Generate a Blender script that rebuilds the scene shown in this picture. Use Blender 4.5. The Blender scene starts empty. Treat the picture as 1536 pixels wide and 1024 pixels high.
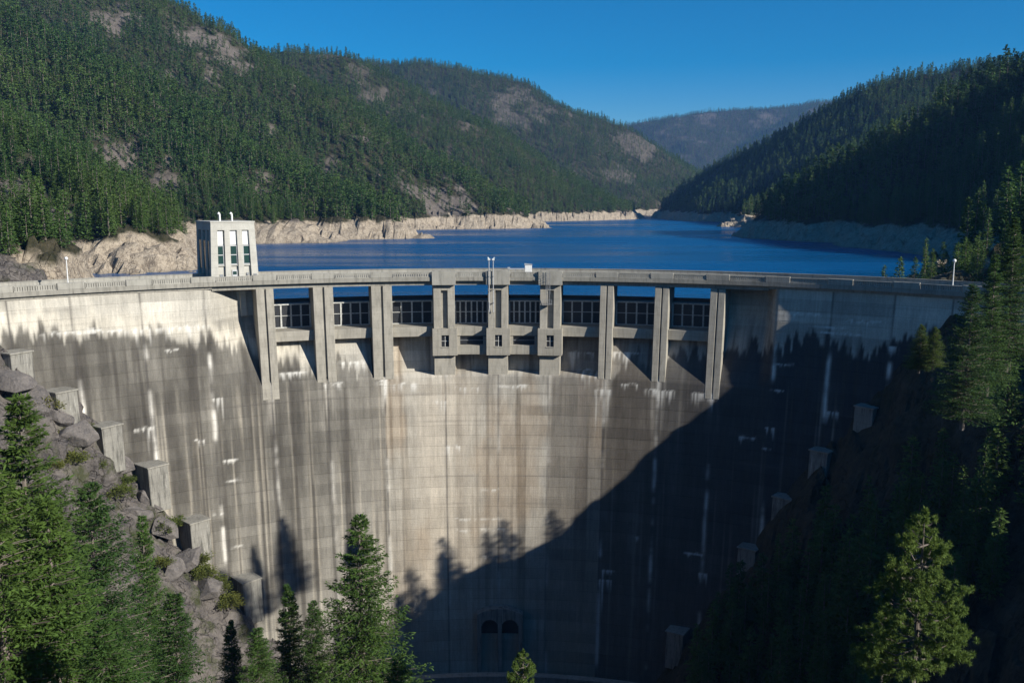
import bpy, math, random
import numpy as np
from mathutils import Vector, Matrix

random.seed(7)
R_ = math.radians
S = bpy.context.scene
COL = S.collection

# ------------------------------------------------------------------ camera
CAMZ = 15.0
F = 1330.0
PITCH = R_(8.8)
cd = bpy.data.cameras.new('camera'); cam = bpy.data.objects.new('camera', cd); COL.objects.link(cam)
cam.location = (0, 0, CAMZ)
cam.rotation_euler = (R_(90) - PITCH, 0, 0)
cd.sensor_width = 36; cd.lens = 36 * F / 1536
cd.clip_start = 0.5; cd.clip_end = 30000
S.camera = cam

# ------------------------------------------------------------------ sun and sky
SUN_EL = 26.0
SUN_AZ = 122.0      # clockwise from +Y (the viewing direction): right and a little behind the camera
SUN_STRENGTH = 5.0
SKY_STRENGTH = 0.055
w = bpy.data.worlds.new('World'); S.world = w; w.use_nodes = True
nt = w.node_tree
bg = nt.nodes['Background']
sky = nt.nodes.new('ShaderNodeTexSky'); sky.sky_type = 'NISHITA'; sky.sun_disc = False
sky.sun_elevation = R_(SUN_EL); sky.sun_rotation = R_(SUN_AZ)
sky.altitude = 800; sky.air_density = 1.0; sky.dust_density = 0.15; sky.ozone_density = 4.0
hs = nt.nodes.new('ShaderNodeHueSaturation'); hs.inputs['Saturation'].default_value = 1.6; hs.inputs['Value'].default_value = 1.25; nt.links.new(sky.outputs[0], hs.inputs['Color']); nt.links.new(hs.outputs[0], bg.inputs[0]); bg.inputs[1].default_value = SKY_STRENGTH
sd = bpy.data.lights.new('sun', 'SUN'); sd.energy = SUN_STRENGTH; sd.angle = R_(0.5); sd.color = (1, 0.95, 0.86)
sun = bpy.data.objects.new('sun', sd); COL.objects.link(sun)
sdir = Vector((math.sin(R_(SUN_AZ)) * math.cos(R_(SUN_EL)), math.cos(R_(SUN_AZ)) * math.cos(R_(SUN_EL)), math.sin(R_(SUN_EL))))
sun.rotation_euler = sdir.to_track_quat('Z', 'Y').to_euler()
sun.location = (300, -100, 300)
S.view_settings.view_transform = 'Standard'; S.view_settings.look = 'None'
S.view_settings.exposure = 0.55; S.view_settings.gamma = 1.0
S.render.engine = 'CYCLES'
S.cycles.max_bounces = 6; S.cycles.volume_bounces = 0; S.cycles.transparent_max_bounces = 8

# ------------------------------------------------------------------ helpers
CP, SP_ = math.cos(PITCH), math.sin(PITCH)
def ray(px, py):
    u = (px - 768) / F; v = (py - 512) / F
    return np.array([u, CP - v * SP_, -SP_ - v * CP])
def at(px, py, Y):
    d = ray(px, py); t = Y / d[1]
    return (d[0] * t, Y, CAMZ + d[2] * t)

AX, AY, R0 = -3.5, 72.0, 128.0      # the arch: centre and radius of its downstream face at the crest
def Rp(z):                           # battered downstream face
    z = np.asarray(z, dtype=float)
    return R0 + 0.15 * z + 0.0004 * np.maximum(0, -z - 60) ** 2 * 0
def arc(th, r, z):
    return (AX + r * math.sin(th), AY + r * math.cos(th), z)
def hit_face(px, py, off=0.0):
    d = ray(px, py); lo, hi = 60.0, 320.0
    for _ in range(60):
        m = (lo + hi) / 2; p = np.array([0, 0, CAMZ]) + d * m
        if math.hypot(p[0] - AX, p[1] - AY) - (float(Rp(min(p[2], 0))) + off) > 0 and p[1] > AY: hi = m
        else: lo = m
    return math.atan2(p[0] - AX, p[1] - AY), p[2]
def th_at(px, z=-3.0, off=0.0):      # angle on the face below pixel column px at height z
    lo, hi = -1.2, 1.2
    for _ in range(50):
        m = (lo + hi) / 2; r = float(Rp(z)) + off
        x, y, _z = arc(m, r, z)
        dep = y * CP + (CAMZ - z) * SP_
        if 768 + F * x / dep > px: hi = m
        else: lo = m
    return m

class MB:
    def __init__(s): s.v = []; s.f = []; s.m = []
    def add(s, vs, fs, mi=0):
        o = len(s.v); s.v += [tuple(map(float, p)) for p in vs]; s.f += [tuple(i + o for i in f) for f in fs]; s.m += [mi] * len(fs)
    def hexa(s, b, t, mi=0):          # four bottom corners, four top corners (counter-clockwise from above)
        s.add(list(b) + list(t), [(3, 2, 1, 0), (4, 5, 6, 7), (0, 1, 5, 4), (1, 2, 6, 5), (2, 3, 7, 6), (3, 0, 4, 7)], mi)
    def box(s, x0, x1, y0, y1, z0, z1, mi=0):
        s.hexa([(x0, y0, z0), (x1, y0, z0), (x1, y1, z0), (x0, y1, z0)], [(x0, y0, z1), (x1, y0, z1), (x1, y1, z1), (x0, y1, z1)], mi)
    def tube(s, p0, p1, r0, r1=None, n=8, mi=0, cap=True):
        r1 = r0 if r1 is None else r1
        p0 = Vector(p0); p1 = Vector(p1); d = (p1 - p0).normalized()
        a = d.orthogonal().normalized(); b = d.cross(a)
        vs = [p0 + (a * math.cos(k * 2 * math.pi / n) + b * math.sin(k * 2 * math.pi / n)) * r0 for k in range(n)]
        vs += [p1 + (a * math.cos(k * 2 * math.pi / n) + b * math.sin(k * 2 * math.pi / n)) * r1 for k in range(n)]
        fs = [(k, (k + 1) % n, n + (k + 1) % n, n + k) for k in range(n)]
        if cap: fs += [tuple(range(n))[::-1], tuple(range(n, 2 * n))]
        s.add(vs, fs, mi)
    def ball(s, c, r, n=10, mi=0, sz=1.0):
        vs = []; fs = []
        m = n // 2
        for i in range(1, m):
            a = math.pi * i / m
            for k in range(n):
                b = 2 * math.pi * k / n
                vs.append((c[0] + r * math.sin(a) * math.cos(b), c[1] + r * math.sin(a) * math.sin(b), c[2] + r * sz * math.cos(a)))
        t = len(vs); vs += [(c[0], c[1], c[2] + r * sz), (c[0], c[1], c[2] - r * sz)]
        for i in range(m - 2):
            for k in range(n): fs.append((i * n + k, (i + 1) * n + k, (i + 1) * n + (k + 1) % n, i * n + (k + 1) % n))
        for k in range(n):
            fs.append((t, k, (k + 1) % n)); fs.append((t + 1, (m - 2) * n + (k + 1) % n, (m - 2) * n + k))
        s.add(vs, fs, mi)
    def arcbox(s, t0, t1, r0, r1, z0, z1, mi=0, n=None, fr=None):
        # curved box along the arch; fr(z) shifts the inner radius with the batter
        n = n or max(1, int(abs(t1 - t0) * 128 / 1.5))
        for k in range(n):
            a = t0 + (t1 - t0) * k / n; b = t0 + (t1 - t0) * (k + 1) / n
            pass
        ring = []
        for k in range(n + 1):
            a = t0 + (t1 - t0) * k / n
            q0 = r0 + (fr(z0) if fr else 0); q1 = r0 + (fr(z1) if fr else 0)
            ring += [arc(a, q0, z0), arc(a, r1, z0), arc(a, r1, z1), arc(a, q1, z1)]
        fs = []
        for k in range(n):
            o = 4 * k
            for j in range(4): fs.append((o + j, o + 4 + j, o + 4 + (j + 1) % 4, o + (j + 1) % 4))
        fs.append((0, 1, 2, 3)); e = 4 * n; fs.append((e + 3, e + 2, e + 1, e))
        s.add(ring, fs, mi)
    def build(s, name, mats, parent=None, smooth=False, bevel=0):
        me = bpy.data.meshes.new(name); me.from_pydata(s.v, [], s.f)
        for m in (mats if isinstance(mats, (list, tuple)) else [mats]): me.materials.append(m)
        me.polygons.foreach_set('material_index', s.m)
        if smooth: me.polygons.foreach_set('use_smooth', [True] * len(s.f))
        me.update()
        o = bpy.data.objects.new(name, me); COL.objects.link(o)
        if parent: o.parent = parent; o.matrix_parent_inverse = Matrix.Translation(-Vector(parent.location)) if parent.type == 'EMPTY' and parent.rotation_euler[2] == 0 and parent.scale[0] == 1 else Matrix()
        if bevel:
            b = o.modifiers.new('bevel', 'BEVEL'); b.width = bevel; b.segments = 1; b.limit_method = 'ANGLE'
        return o

def mesh_np(name, V, Fq, mats, mi=None, smooth=False):
    me = bpy.data.meshes.new(name)
    V = np.asarray(V, np.float32); Fq = np.asarray(Fq, np.int32); k = Fq.shape[1]
    me.vertices.add(len(V)); me.vertices.foreach_set('co', V.ravel())
    me.loops.add(Fq.size); me.loops.foreach_set('vertex_index', Fq.ravel())
    me.polygons.add(len(Fq)); me.polygons.foreach_set('loop_start', np.arange(len(Fq), dtype=np.int32) * k)
    me.polygons.foreach_set('loop_total', np.full(len(Fq), k, np.int32))
    for m in mats: me.materials.append(m)
    if mi is not None: me.polygons.foreach_set('material_index', np.asarray(mi, np.int32))
    me.polygons.foreach_set('use_smooth', np.full(len(Fq), smooth))
    me.update(calc_edges=True); me.validate()
    return me

def tag(o, label=None, cat=None, group=None, kind=None):
    if label: o['label'] = label
    if cat: o['category'] = cat
    if group: o['group'] = group
    if kind: o['kind'] = kind
    return o
def empty(name, loc=(0, 0, 0), rz=0):
    o = bpy.data.objects.new(name, None); COL.objects.link(o); o.location = loc; o.rotation_euler = (0, 0, rz)
    o.empty_display_size = 0.5
    return o

# ---- numpy noise
def _h(ix, iy, s):
    n = (ix.astype(np.int64) * 374761393 + iy.astype(np.int64) * 668265263 + s * 1274126177) & 0xffffffff
    n = ((n ^ (n >> 13)) * 1274126177) & 0xffffffff
    n = ((n ^ (n >> 16)) * 2246822519) & 0xffffffff
    return ((n ^ (n >> 15)) & 0xffffff) / float(0xffffff)
def vnoise(x, y, s=0):
    x = np.asarray(x, float); y = np.asarray(y, float)
    ix = np.floor(x); iy = np.floor(y); fx = x - ix; fy = y - iy
    fx = fx * fx * fx * (fx * (fx * 6 - 15) + 10); fy = fy * fy * fy * (fy * (fy * 6 - 15) + 10)
    a = _h(ix, iy, s); b = _h(ix + 1, iy, s); c = _h(ix, iy + 1, s); d = _h(ix + 1, iy + 1, s)
    return (a * (1 - fx) + b * fx) * (1 - fy) + (c * (1 - fx) + d * fx) * fy * 1.0
def fbm(x, y, s=0, o=4):
    t = 0; a = 0.5; n = 0
    for k in range(o):
        t = t + a * vnoise(x * 2 ** k + 17.3 * k, y * 2 ** k + 5.1 * k, s + k); n += a; a *= 0.5
    return t / n * 2 - 1          # -1..1
def worley(x, y, s=0):
    ix = np.floor(x); iy = np.floor(y)
    f1 = np.full(np.shape(x), 9.0); f2 = f1.copy(); cid = np.zeros(np.shape(x)); cx = np.zeros(np.shape(x)); cy = np.zeros(np.shape(x))
    for dx in (-1, 0, 1):
        for dy in (-1, 0, 1):
            jx = ix + dx; jy = iy + dy
            px = jx + _h(jx, jy, s); py = jy + _h(jx, jy, s + 1)
            d = np.hypot(x - px, y - py); near = d < f1
            f2 = np.where(near, f1, np.minimum(f2, d))
            cid = np.where(near, _h(jx, jy, s + 2), cid); cx = np.where(near, x - px, cx); cy = np.where(near, y - py, cy)
            f1 = np.where(near, d, f1)
    return f1, f2, cid, cx, cy
def sstep(a, b, x):
    t = np.clip((x - a) / (b - a), 0, 1); return t * t * (3 - 2 * t)

# ------------------------------------------------------------------ materials
def newmat(name):
    m = bpy.data.materials.new(name); m.use_nodes = True
    n = m.node_tree; p = n.nodes['Principled BSDF']
    return m, n, p
def N(n, t, **kw):
    o = n.nodes.new(t)
    for k, v in kw.items(): setattr(o, k, v)
    return o
def noise(n, scale, detail=4, vec=None, rough=0.55, dim='3D'):
    o = N(n, 'ShaderNodeTexNoise', noise_dimensions=dim); o.inputs['Scale'].default_value = scale; o.inputs['Detail'].default_value = detail
    o.inputs['Roughness'].default_value = rough
    if vec is not None: n.links.new(vec, o.inputs['Vector'])
    return o.outputs['Fac']
def mapr(n, v, a, b, c, d):
    o = N(n, 'ShaderNodeMapRange'); n.links.new(v, o.inputs[0])
    for i, q in enumerate((a, b, c, d)): o.inputs[i + 1].default_value = q
    return o.outputs[0]
def mix(n, fac, a, b, mode='MIX'):
    o = N(n, 'ShaderNodeMix', data_type='RGBA', blend_type=mode)
    for s_, v in ((0, fac), (6, a), (7, b)):
        if hasattr(v, 'links') or hasattr(v, 'is_linked'): n.links.new(v, o.inputs[s_])
        elif s_ == 0: o.inputs[0].default_value = v
        else: o.inputs[s_].default_value = (*v, 1)
    return o.outputs[2]
def math_(n, op, a, b=None):
    o = N(n, 'ShaderNodeMath', operation=op)
    for i, v in enumerate((a, b)):
        if v is None: continue
        if hasattr(v, 'is_linked'): n.links.new(v, o.inputs[i])
        else: o.inputs[i].default_value = v
    return o.outputs[0]
def vscale(n, vec, s):
    o = N(n, 'ShaderNodeMapping'); n.links.new(vec, o.inputs[0]); o.inputs['Scale'].default_value = s; o.inputs['Location'].default_value = (.31, .17, .43)
    return o.outputs[0]
def bump(n, p, h, strength, dist=0.1):
    o = N(n, 'ShaderNodeBump'); n.links.new(h, o.inputs['Height']); o.inputs['Strength'].default_value = strength; o.inputs['Distance'].default_value = dist
    n.links.new(o.outputs[0], p.inputs['Normal'])

def concrete_mat(name, c, streak=0.35, lines=True, white=0.25):
    m, n, p = newmat(name)
    g = N(n, 'ShaderNodeNewGeometry').outputs['Position']
    a = noise(n, 0.35, 6, g)
    b = noise(n, 1.0, 5, vscale(n, g, (1.6, 1.6, 0.16)), 0.7)
    f = noise(n, 5.0, 5, g, 0.7)
    col = mix(n, mapr(n, a, .3, .7, 0, 1), [q * .82 for q in c], [q * 1.1 for q in c])
    col = mix(n, math_(n, 'MULTIPLY', mapr(n, b, .48, .72, 0, 1), streak * 2), col, [q * .35 for q in c])
    w2 = noise(n, 1.0, 4, vscale(n, g, (2.3, 2.3, 0.1)), 0.7)
    col = mix(n, math_(n, 'MULTIPLY', mapr(n, w2, .60, .75, 0, 1), white), col, (.55, .53, .48))
    col = mix(n, mapr(n, f, .3, .7, .3, 0), col, [q * .5 for q in c])
    h = f
    if lines:
        sp = N(n, 'ShaderNodeSeparateXYZ'); n.links.new(g, sp.inputs[0])
        fr = math_(n, 'FRACT', math_(n, 'DIVIDE', sp.outputs[2], 1.52))
        ln = mapr(n, fr, 0.0, 0.07, 1, 0)
        col = mix(n, math_(n, 'MULTIPLY', ln, .45), col, [q * .35 for q in c])
    n.links.new(col, p.inputs['Base Color']); p.inputs['Roughness'].default_value = .9
    p.inputs['Specular IOR Level'].default_value = .25
    bump(n, p, h, .5, .06)
    return m
def plain(name, c, rough=.6, metal=0, nz=.15, sc=3.0):
    m, n, p = newmat(name)
    g = N(n, 'ShaderNodeNewGeometry').outputs['Position']
    f = noise(n, sc, 5, g, .65)
    col = mix(n, mapr(n, f, .3, .7, 0, 1), [q * (1 - nz * 2) for q in c], [min(1, q * (1 + nz)) for q in c])
    n.links.new(col, p.inputs['Base Color']); p.inputs['Roughness'].default_value = rough; p.inputs['Metallic'].default_value = metal
    return m
M = {}
M['concrete'] = concrete_mat('pier concrete', (.36, .335, .28), .3)
M['deck'] = concrete_mat('deck concrete', (.30, .285, .245), .4, lines=False)
M['parapet'] = concrete_mat('parapet concrete', (.36, .345, .30), .35, lines=False)
M['block'] = concrete_mat('abutment block concrete', (.25, .24, .21), .75, white=.9)
M['tower'] = concrete_mat('tower concrete', (.50, .485, .43), .12, white=.1)
M['road'] = plain('asphalt', (.07, .07, .07), .9)
M['steel'] = plain('grey painted steel', (.22, .23, .24), .5, 0)
M['gateframe'] = plain('weathered gate frame paint', (.50, .50, .47), .6, 0, .25)
M['gatedark'] = plain('dark gate plate', (.018, .02, .024), .5, 0, .3)
M['white'] = plain('white paint', (.72, .72, .70), .5, 0, .08)
M['galv'] = plain('galvanised metal', (.48, .49, .50), .45, .3, .1)
M['black'] = plain('painted recess shade', (.012, .012, .013), .9)
m, n, p = newmat('green window glass'); p.inputs['Base Color'].default_value = (.02, .05, .045, 1); p.inputs['Roughness'].default_value = .12
p.inputs['Specular IOR Level'].default_value = .5
bump(n, p, noise(n, 2.0, 2, N(n, 'ShaderNodeNewGeometry').outputs['Position']), .15, .05); M['glass'] = m

# dam wall: colour attribute (stains computed below) times fine procedural grain and lift lines
m, n, p = newmat('stained dam concrete')
at_ = N(n, 'ShaderNodeAttribute', attribute_name='stain')
g = N(n, 'ShaderNodeNewGeometry').outputs['Position']
uv = N(n, 'ShaderNodeUVMap', uv_map='face').outputs[0]
sep = N(n, 'ShaderNodeSeparateXYZ'); n.links.new(uv, sep.inputs[0])
f1 = noise(n, 1.0, 6, vscale(n, uv, (.9, .2, 1)), .75)
f2 = noise(n, 4.0, 5, vscale(n, uv, (1, 1, 1)), .75)
f3 = noise(n, 1.0, 5, vscale(n, uv, (4.0, .12, 1)), .7)
wob = math_(n, 'MULTIPLY', noise(n, .25, 2, vscale(n, uv, (1, 1, 1))), .03)
fr = math_(n, 'FRACT', math_(n, 'ADD', math_(n, 'DIVIDE', sep.outputs[1], 2.28), wob))
ln = mapr(n, fr, 0, .07, 1, 0)
fr2 = math_(n, 'FRACT', math_(n, 'DIVIDE', sep.outputs[1], .38))
ln2 = mapr(n, fr2, 0, .3, 1, 0)
lmask = mapr(n, noise(n, 1.0, 3, vscale(n, uv, (.12, .6, 1))), .35, .6, .15, 1)
k = math_(n, 'MULTIPLY', mapr(n, f1, .25, .75, .78, 1.2), mapr(n, f2, .25, .75, .82, 1.15))
k = math_(n, 'MULTIPLY', k, mapr(n, f3, .3, .7, .86, 1.12))
k = math_(n, 'MULTIPLY', k, math_(n, 'SUBTRACT', 1, math_(n, 'MULTIPLY', math_(n, 'MULTIPLY', ln, lmask), .22)))
k = math_(n, 'MULTIPLY', k, math_(n, 'SUBTRACT', 1, math_(n, 'MULTIPLY', ln2, .13)))
cmb = N(n, 'ShaderNodeCombineXYZ')
for i in range(3): n.links.new(k, cmb.inputs[i])
col = mix(n, 1.0, at_.outputs['Color'], cmb.outputs[0], 'MULTIPLY')
n.links.new(col, p.inputs['Base Color']); p.inputs['Roughness'].default_value = .92; p.inputs['Specular IOR Level'].default_value = .2
hh = math_(n, 'ADD', f2, math_(n, 'MULTIPLY', ln, -1.5))
bump(n, p, hh, .5, .05)
M['dam'] = m

# foliage
def leafmat(name, c1, c2, trans=.25):
    m, n, p = newmat(name)
    oi = N(n, 'ShaderNodeObjectInfo').outputs['Random']
    g = N(n, 'ShaderNodeNewGeometry')
    f = noise(n, 1.1, 3, g.outputs['Position'])
    a = math_(n, 'ADD', math_(n, 'MULTIPLY', oi, .5), math_(n, 'MULTIPLY', f, .5))
    col = mix(n, mapr(n, a, .2, .8, 0, 1), c1, c2)
    col = mix(n, mapr(n, noise(n, .018, 2, g.outputs['Position']), .42, .62, 0, .55), col, [c2[0] * 1.45, c2[1] * 1.12, c2[2] * .9])
    n.links.new(col, p.inputs['Base Color']); p.inputs['Roughness'].default_value = .75; p.inputs['Specular IOR Level'].default_value = .15
    tr = N(n, 'ShaderNodeBsdfTranslucent'); n.links.new(col, tr.inputs[0])
    ms = N(n, 'ShaderNodeMixShader'); ms.inputs[0].default_value = trans
    n.links.new(p.outputs[0], ms.inputs[1]); n.links.new(tr.outputs[0], ms.inputs[2])
    n.links.new(ms.outputs[0], n.nodes['Material Output'].inputs[0])
    return m
M['needle'] = leafmat('conifer needles', (.036, .080, .026), (.082, .155, .042), .3)
M['needle_near'] = leafmat('near conifer needles', (.036, .078, .02), (.082, .145, .03), .28)
M['pine'] = leafmat('pine needles', (.07, .13, .03), (.13, .20, .05), .3)
M['shrub'] = leafmat('shrub leaves', (.07, .10, .025), (.14, .16, .04), .3)
m, n, p = newmat('conifer bark')
g = N(n, 'ShaderNodeNewGeometry').outputs['Position']
n.links.new(mix(n, noise(n, 2, 5, vscale(n, g, (4, 4, .6))), (.07, .055, .045), (.22, .19, .16)), p.inputs['Base Color']); p.inputs['Roughness'].default_value = .95
M['bark'] = m

# ------------------------------------------------------------------ terrain heights
WATER = -9.0
def crest(pts, s, r=22, drop=0):
    """a ridge: (px, py, distance) of its skyline, trees taken off; s = flank slope"""
    P = [at(a, b, Y) for a, b, Y in pts]
    out = []
    for i in range(len(P) - 1):
        a = np.array(P[i]); b = np.array(P[i + 1]); L = np.linalg.norm((b - a)[:2]); k = max(1, int(L / 22))
        for j in range(k): out.append(a + (b - a) * j / k)
    out.append(np.array(P[-1]))
    out = np.array(out); out[:, 2] -= drop
    return out, s, r
RIDGES = [
 # near left spur and the hill above it
 crest([(258, 408, 318), (222, 374, 330), (160, 325, 350), (60, 262, 385), (-60, 180, 430), (-260, 60, 520), (-500, 0, 560)], .66, 12, 0),
 crest([(610, 352, 640), (560, 332, 648), (520, 310, 660), (420, 262, 680), (300, 205, 700), (130, 100, 720), (0, 40, 730), (-180, -40, 745), (-500, -100, 760)], .64, 16),
 crest([(470, 362, 560), (400, 318, 580), (300, 262, 610), (180, 190, 650), (60, 130, 690)], .66, 14),
 crest([(813, 338, 915), (760, 315, 930), (700, 280, 950), (560, 200, 1000), (480, 146, 1030), (370, 84, 1080), (270, 20, 1120), (120, -60, 1150), (-200, -120, 1200)], .66, 20),
 crest([(640, 335, 880), (560, 300, 900), (470, 240, 930), (380, 190, 970)], .66, 18),
 crest([(900, 312, 1850), (860, 280, 1600), (800, 250, 1500), (700, 195, 1520), (600, 135, 1550), (540, 102, 1580), (490, 80, 1600), (420, 77, 1620), (370, 78, 1650), (250, 70, 1700)], .62, 40),
 crest([(1130, 310, 2300), (1060, 277, 2300), (1000, 247, 2300), (940, 213, 2330), (900, 188, 2350), (830, 161, 2400), (760, 126, 2420), (680, 101, 2450), (620, 98, 2500), (545, 98, 2550), (430, 120, 2600)], .6, 50),
 crest([(1000, 318, 2000), (940, 295, 2050), (870, 240, 2150), (800, 190, 2300)], .62, 30),
 crest([(760, 240, 5200), (850, 216, 5000), (930, 193, 5000), (1010, 178, 5050), (1080, 169, 5200), (1130, 166, 5200), (1170, 161, 5300), (1275, 152, 5500), (1420, 140, 5500), (1600, 130, 5500)], .42, 120),
 crest([(1040, 300, 3900), (1120, 240, 4200), (1180, 190, 4700), (1230, 158, 5200)], .45, 80),
 crest([(900, 280, 4200), (960, 240, 4500), (1030, 196, 4900)], .45, 80),
 crest([(1032, 316, 1900), (1060, 286, 1750), (1130, 241, 1550), (1250, 175, 1400), (1340, 126, 1350), (1440, 101, 1300), (1536, 90, 1300), (1750, 80, 1300)], .70, 30),
 crest([(1100, 336, 960), (1180, 300, 1020), (1270, 240, 1100), (1370, 175, 1200), (1450, 130, 1260)], .74, 22),
 crest([(1172, 340, 830), (1240, 300, 860), (1330, 250, 930), (1430, 180, 1050)], .70, 18),
 crest([(1172, 352, 640), (1205, 325, 640), (1245, 287, 650), (1300, 240, 640), (1380, 200, 640), (1450, 160, 640), (1536, 118, 640), (1750, 40, 640), (2100, -40, 640)], .74, 14),
]
RX = np.array([[430, 420, 150], [440, 360, 150], [420, 300, 125], [400, 250, 100], [520, 520, 200], [470, 470, 180], [520, 400, 190]], float)
RIDGES.append((RX, .70, 10))

def canyon(x, y):
    """gorge below the dam, the two abutments and the slope the camera stands on"""
    t = sstep(175, 300, y)
    xl = -97 - 31 * t; xr = 76 + 82 * t
    wl = fbm(x * .03, y * .03, 31) * 5
    wr = fbm(x * .03 + 50, y * .03, 32) * 6
    a = xl - x + wl; b = x - xr + wr
    zl = -9 + np.where(a < 6, 1.5 * a, 9 + .42 * (a - 6))
    zl = np.minimum(zl, 32 + .1 * a)
    zr1 = -12 + np.where(b < 5, 1.72 * b, 8.6 + .28 * (b - 5))
    zr0 = -21 + np.where(b < 0, 1.72 * b + 0, .40 * b)
    q_ = sstep(146, 164, y); zr = zr0 * (1 - q_) + zr1 * q_
    zr = np.minimum(zr, 30 + .1 * b)
    dn = y < 185
    prom = 12.6 - .60 * np.maximum(y, 0) - .6 * np.maximum(0, y - 112) - .0 * np.abs(x)
    prom = prom - .25 * np.maximum(0, x - 40) - .1 * np.maximum(0, -x - 75) + fbm(x * .06, y * .06, 8) * 2.0 * np.clip(y / 40, 0, 1) - 1.2 * np.clip(y / 40, 0, 1)
    z = np.maximum(np.maximum(zl, zr), -93.0)
    z = np.where(y < 190, np.maximum(z, prom), z)
    return z
def height(x, y):
    shp = x.shape; x = x.ravel(); y = y.ravel()
    d = np.hypot(x, y)
    wx = x + fbm(x / 90, y / 90, 3) * 16 * np.clip((d - 200) / 400, 0, 1); wy = y + fbm(x / 90, y / 90, 4) * 16 * np.clip((d - 200) / 400, 0, 1)
    H = np.full(x.shape, -130.0)
    for P, s, r in RIDGES:
        for c in P:
            dd = np.sqrt((wx - c[0]) ** 2 + (wy - c[1]) ** 2 + r * r) - r
            H = np.maximum(H, c[2] - s * dd)
    up = np.clip((H - WATER) / 30, 0, 1)
    big = np.clip(d / 700, .25, 3.2)
    wf = sstep(700, 1900, d)
    H = H + up * (fbm(x / 55, y / 55, 11, 5) * 9 * (1 - wf) + fbm(x / 150, y / 150, 12, 6) * 20 * wf)
    # gullies running down the flanks and small crags
    H = H + np.clip((H - WATER + 12) / 14, 0, 1) * (fbm(x / 14, y / 14, 14, 4) * 2.4)
    cz = canyon(x, y)
    near = 1 - sstep(230, 330, y)
    H = np.where((near > 0) , np.maximum(H, cz * near + (-60) * (1 - near)), np.maximum(H, -60))
    H = np.where(y < 150, cz, H)
    # rock facets on the gorge walls
    nearm = (1 - sstep(260, 420, y)) * np.clip((np.abs(x) - 28) / 12, 0, 1) * sstep(60, 110, y)
    q1 = worley(x / 9.0 + .35 * fbm(x / 9, y / 9, 40), y / 13.0 + (H / 16.0), 21)
    q2 = worley(x / 3.4, y / 4.6 + H / 5.0, 25)
    crag = (q1[2] - .5) * 5.5 + q1[3] * (q1[2] * 6 - 3) - np.clip(.16 - (q1[1] - q1[0]), 0, .16) * 9 \
        + (q2[2] - .5) * 2.0 - np.clip(.16 - (q2[1] - q2[0]), 0, .16) * 3.5
    H = H + nearm * crag * .85
    # bare drawdown rim of the reservoir: cliffy bank
    rim = np.exp(-((H - (WATER + 5)) / 7.0) ** 2) * (y > 205)
    q3 = worley(x / 9 + .4 * fbm(x / 8, y / 8, 62), y / 9, 61)
    H = H + rim * (fbm(x / 7, y / 7, 15, 4) * 2.8 + (q3[2] - .5) * 4.5 + q3[3] * (q3[2] * 5 - 2.5))
    H = np.where((y > 205) & (H > WATER - 6) & (H < 4), WATER - 3 + (H - WATER + 3) * 1.25, H)
    return H.reshape(shp)

def axis(segs):
    out = [segs[0][0]]
    for a, b, d in segs:
        n_ = max(1, int(round((b - a) / d))); out += list(np.linspace(a, b, n_ + 1)[1:])
    return np.array(out)
gx = axis([(-4200, -1500, 60), (-1500, -700, 16), (-700, -260, 6), (-260, -125, 2.2), (-125, -108, .85), (-108, -30, .6), (-30, 125, .85), (125, 260, 2.2), (260, 700, 6), (700, 1500, 14), (1500, 4600, 45)])
gy = axis([(-260, 30, 8), (30, 75, 2.5), (75, 205, .85), (205, 420, 2.4), (420, 1100, 5), (1100, 2600, 12), (2600, 6200, 32)])
GX, GY = np.meshgrid(gx, gy)
GH = height(GX, GY)
def terr(x, y):
    i = np.clip(np.searchsorted(gx, x) - 1, 0, len(gx) - 2); j = np.clip(np.searchsorted(gy, y) - 1, 0, len(gy) - 2)
    fx = np.clip((x - gx[i]) / (gx[i + 1] - gx[i]), 0, 1); fy = np.clip((y - gy[j]) / (gy[j + 1] - gy[j]), 0, 1)
    return (GH[j, i] * (1 - fx) + GH[j, i + 1] * fx) * (1 - fy) + (GH[j + 1, i] * (1 - fx) + GH[j + 1, i + 1] * fx) * fy

OUTCROPS = [  # (px, py, distance, radius) of bare rock on the hillsides
 (195, 195, 600, 26), (230, 215, 590, 22), (10, 255, 360, 18), (55, 300, 350, 16), (110, 330, 345, 12), (380, 235, 640, 18), (415, 262, 600, 16),
 (470, 295, 570, 26), (500, 312, 580, 20), (345, 45, 1050, 30), (300, 38, 1050, 34), (180, 70, 1020, 26), (165, 62, 1020, 20), (320, 120, 980, 14), (640, 235, 900, 22),
 (690, 260, 900, 20), (650, 270, 880, 18), (610, 250, 890, 16), (800, 160, 2250, 45), (760, 150, 2250, 40), (770, 195, 2200, 55), (790, 145, 2300, 40), (560, 115, 1450, 35),
 (610, 128, 1450, 30), (950, 225, 2250, 50), (970, 240, 2250, 50), (700, 200, 1450, 20), (1420, 110, 1300, 18), (1060, 200, 5000, 80), (1150, 185, 5000, 70)]
OC = [(at(a, b, Y)[0], Y, r * (1 + .0 * Y)) for a, b, Y, r in OUTCROPS]
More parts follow.
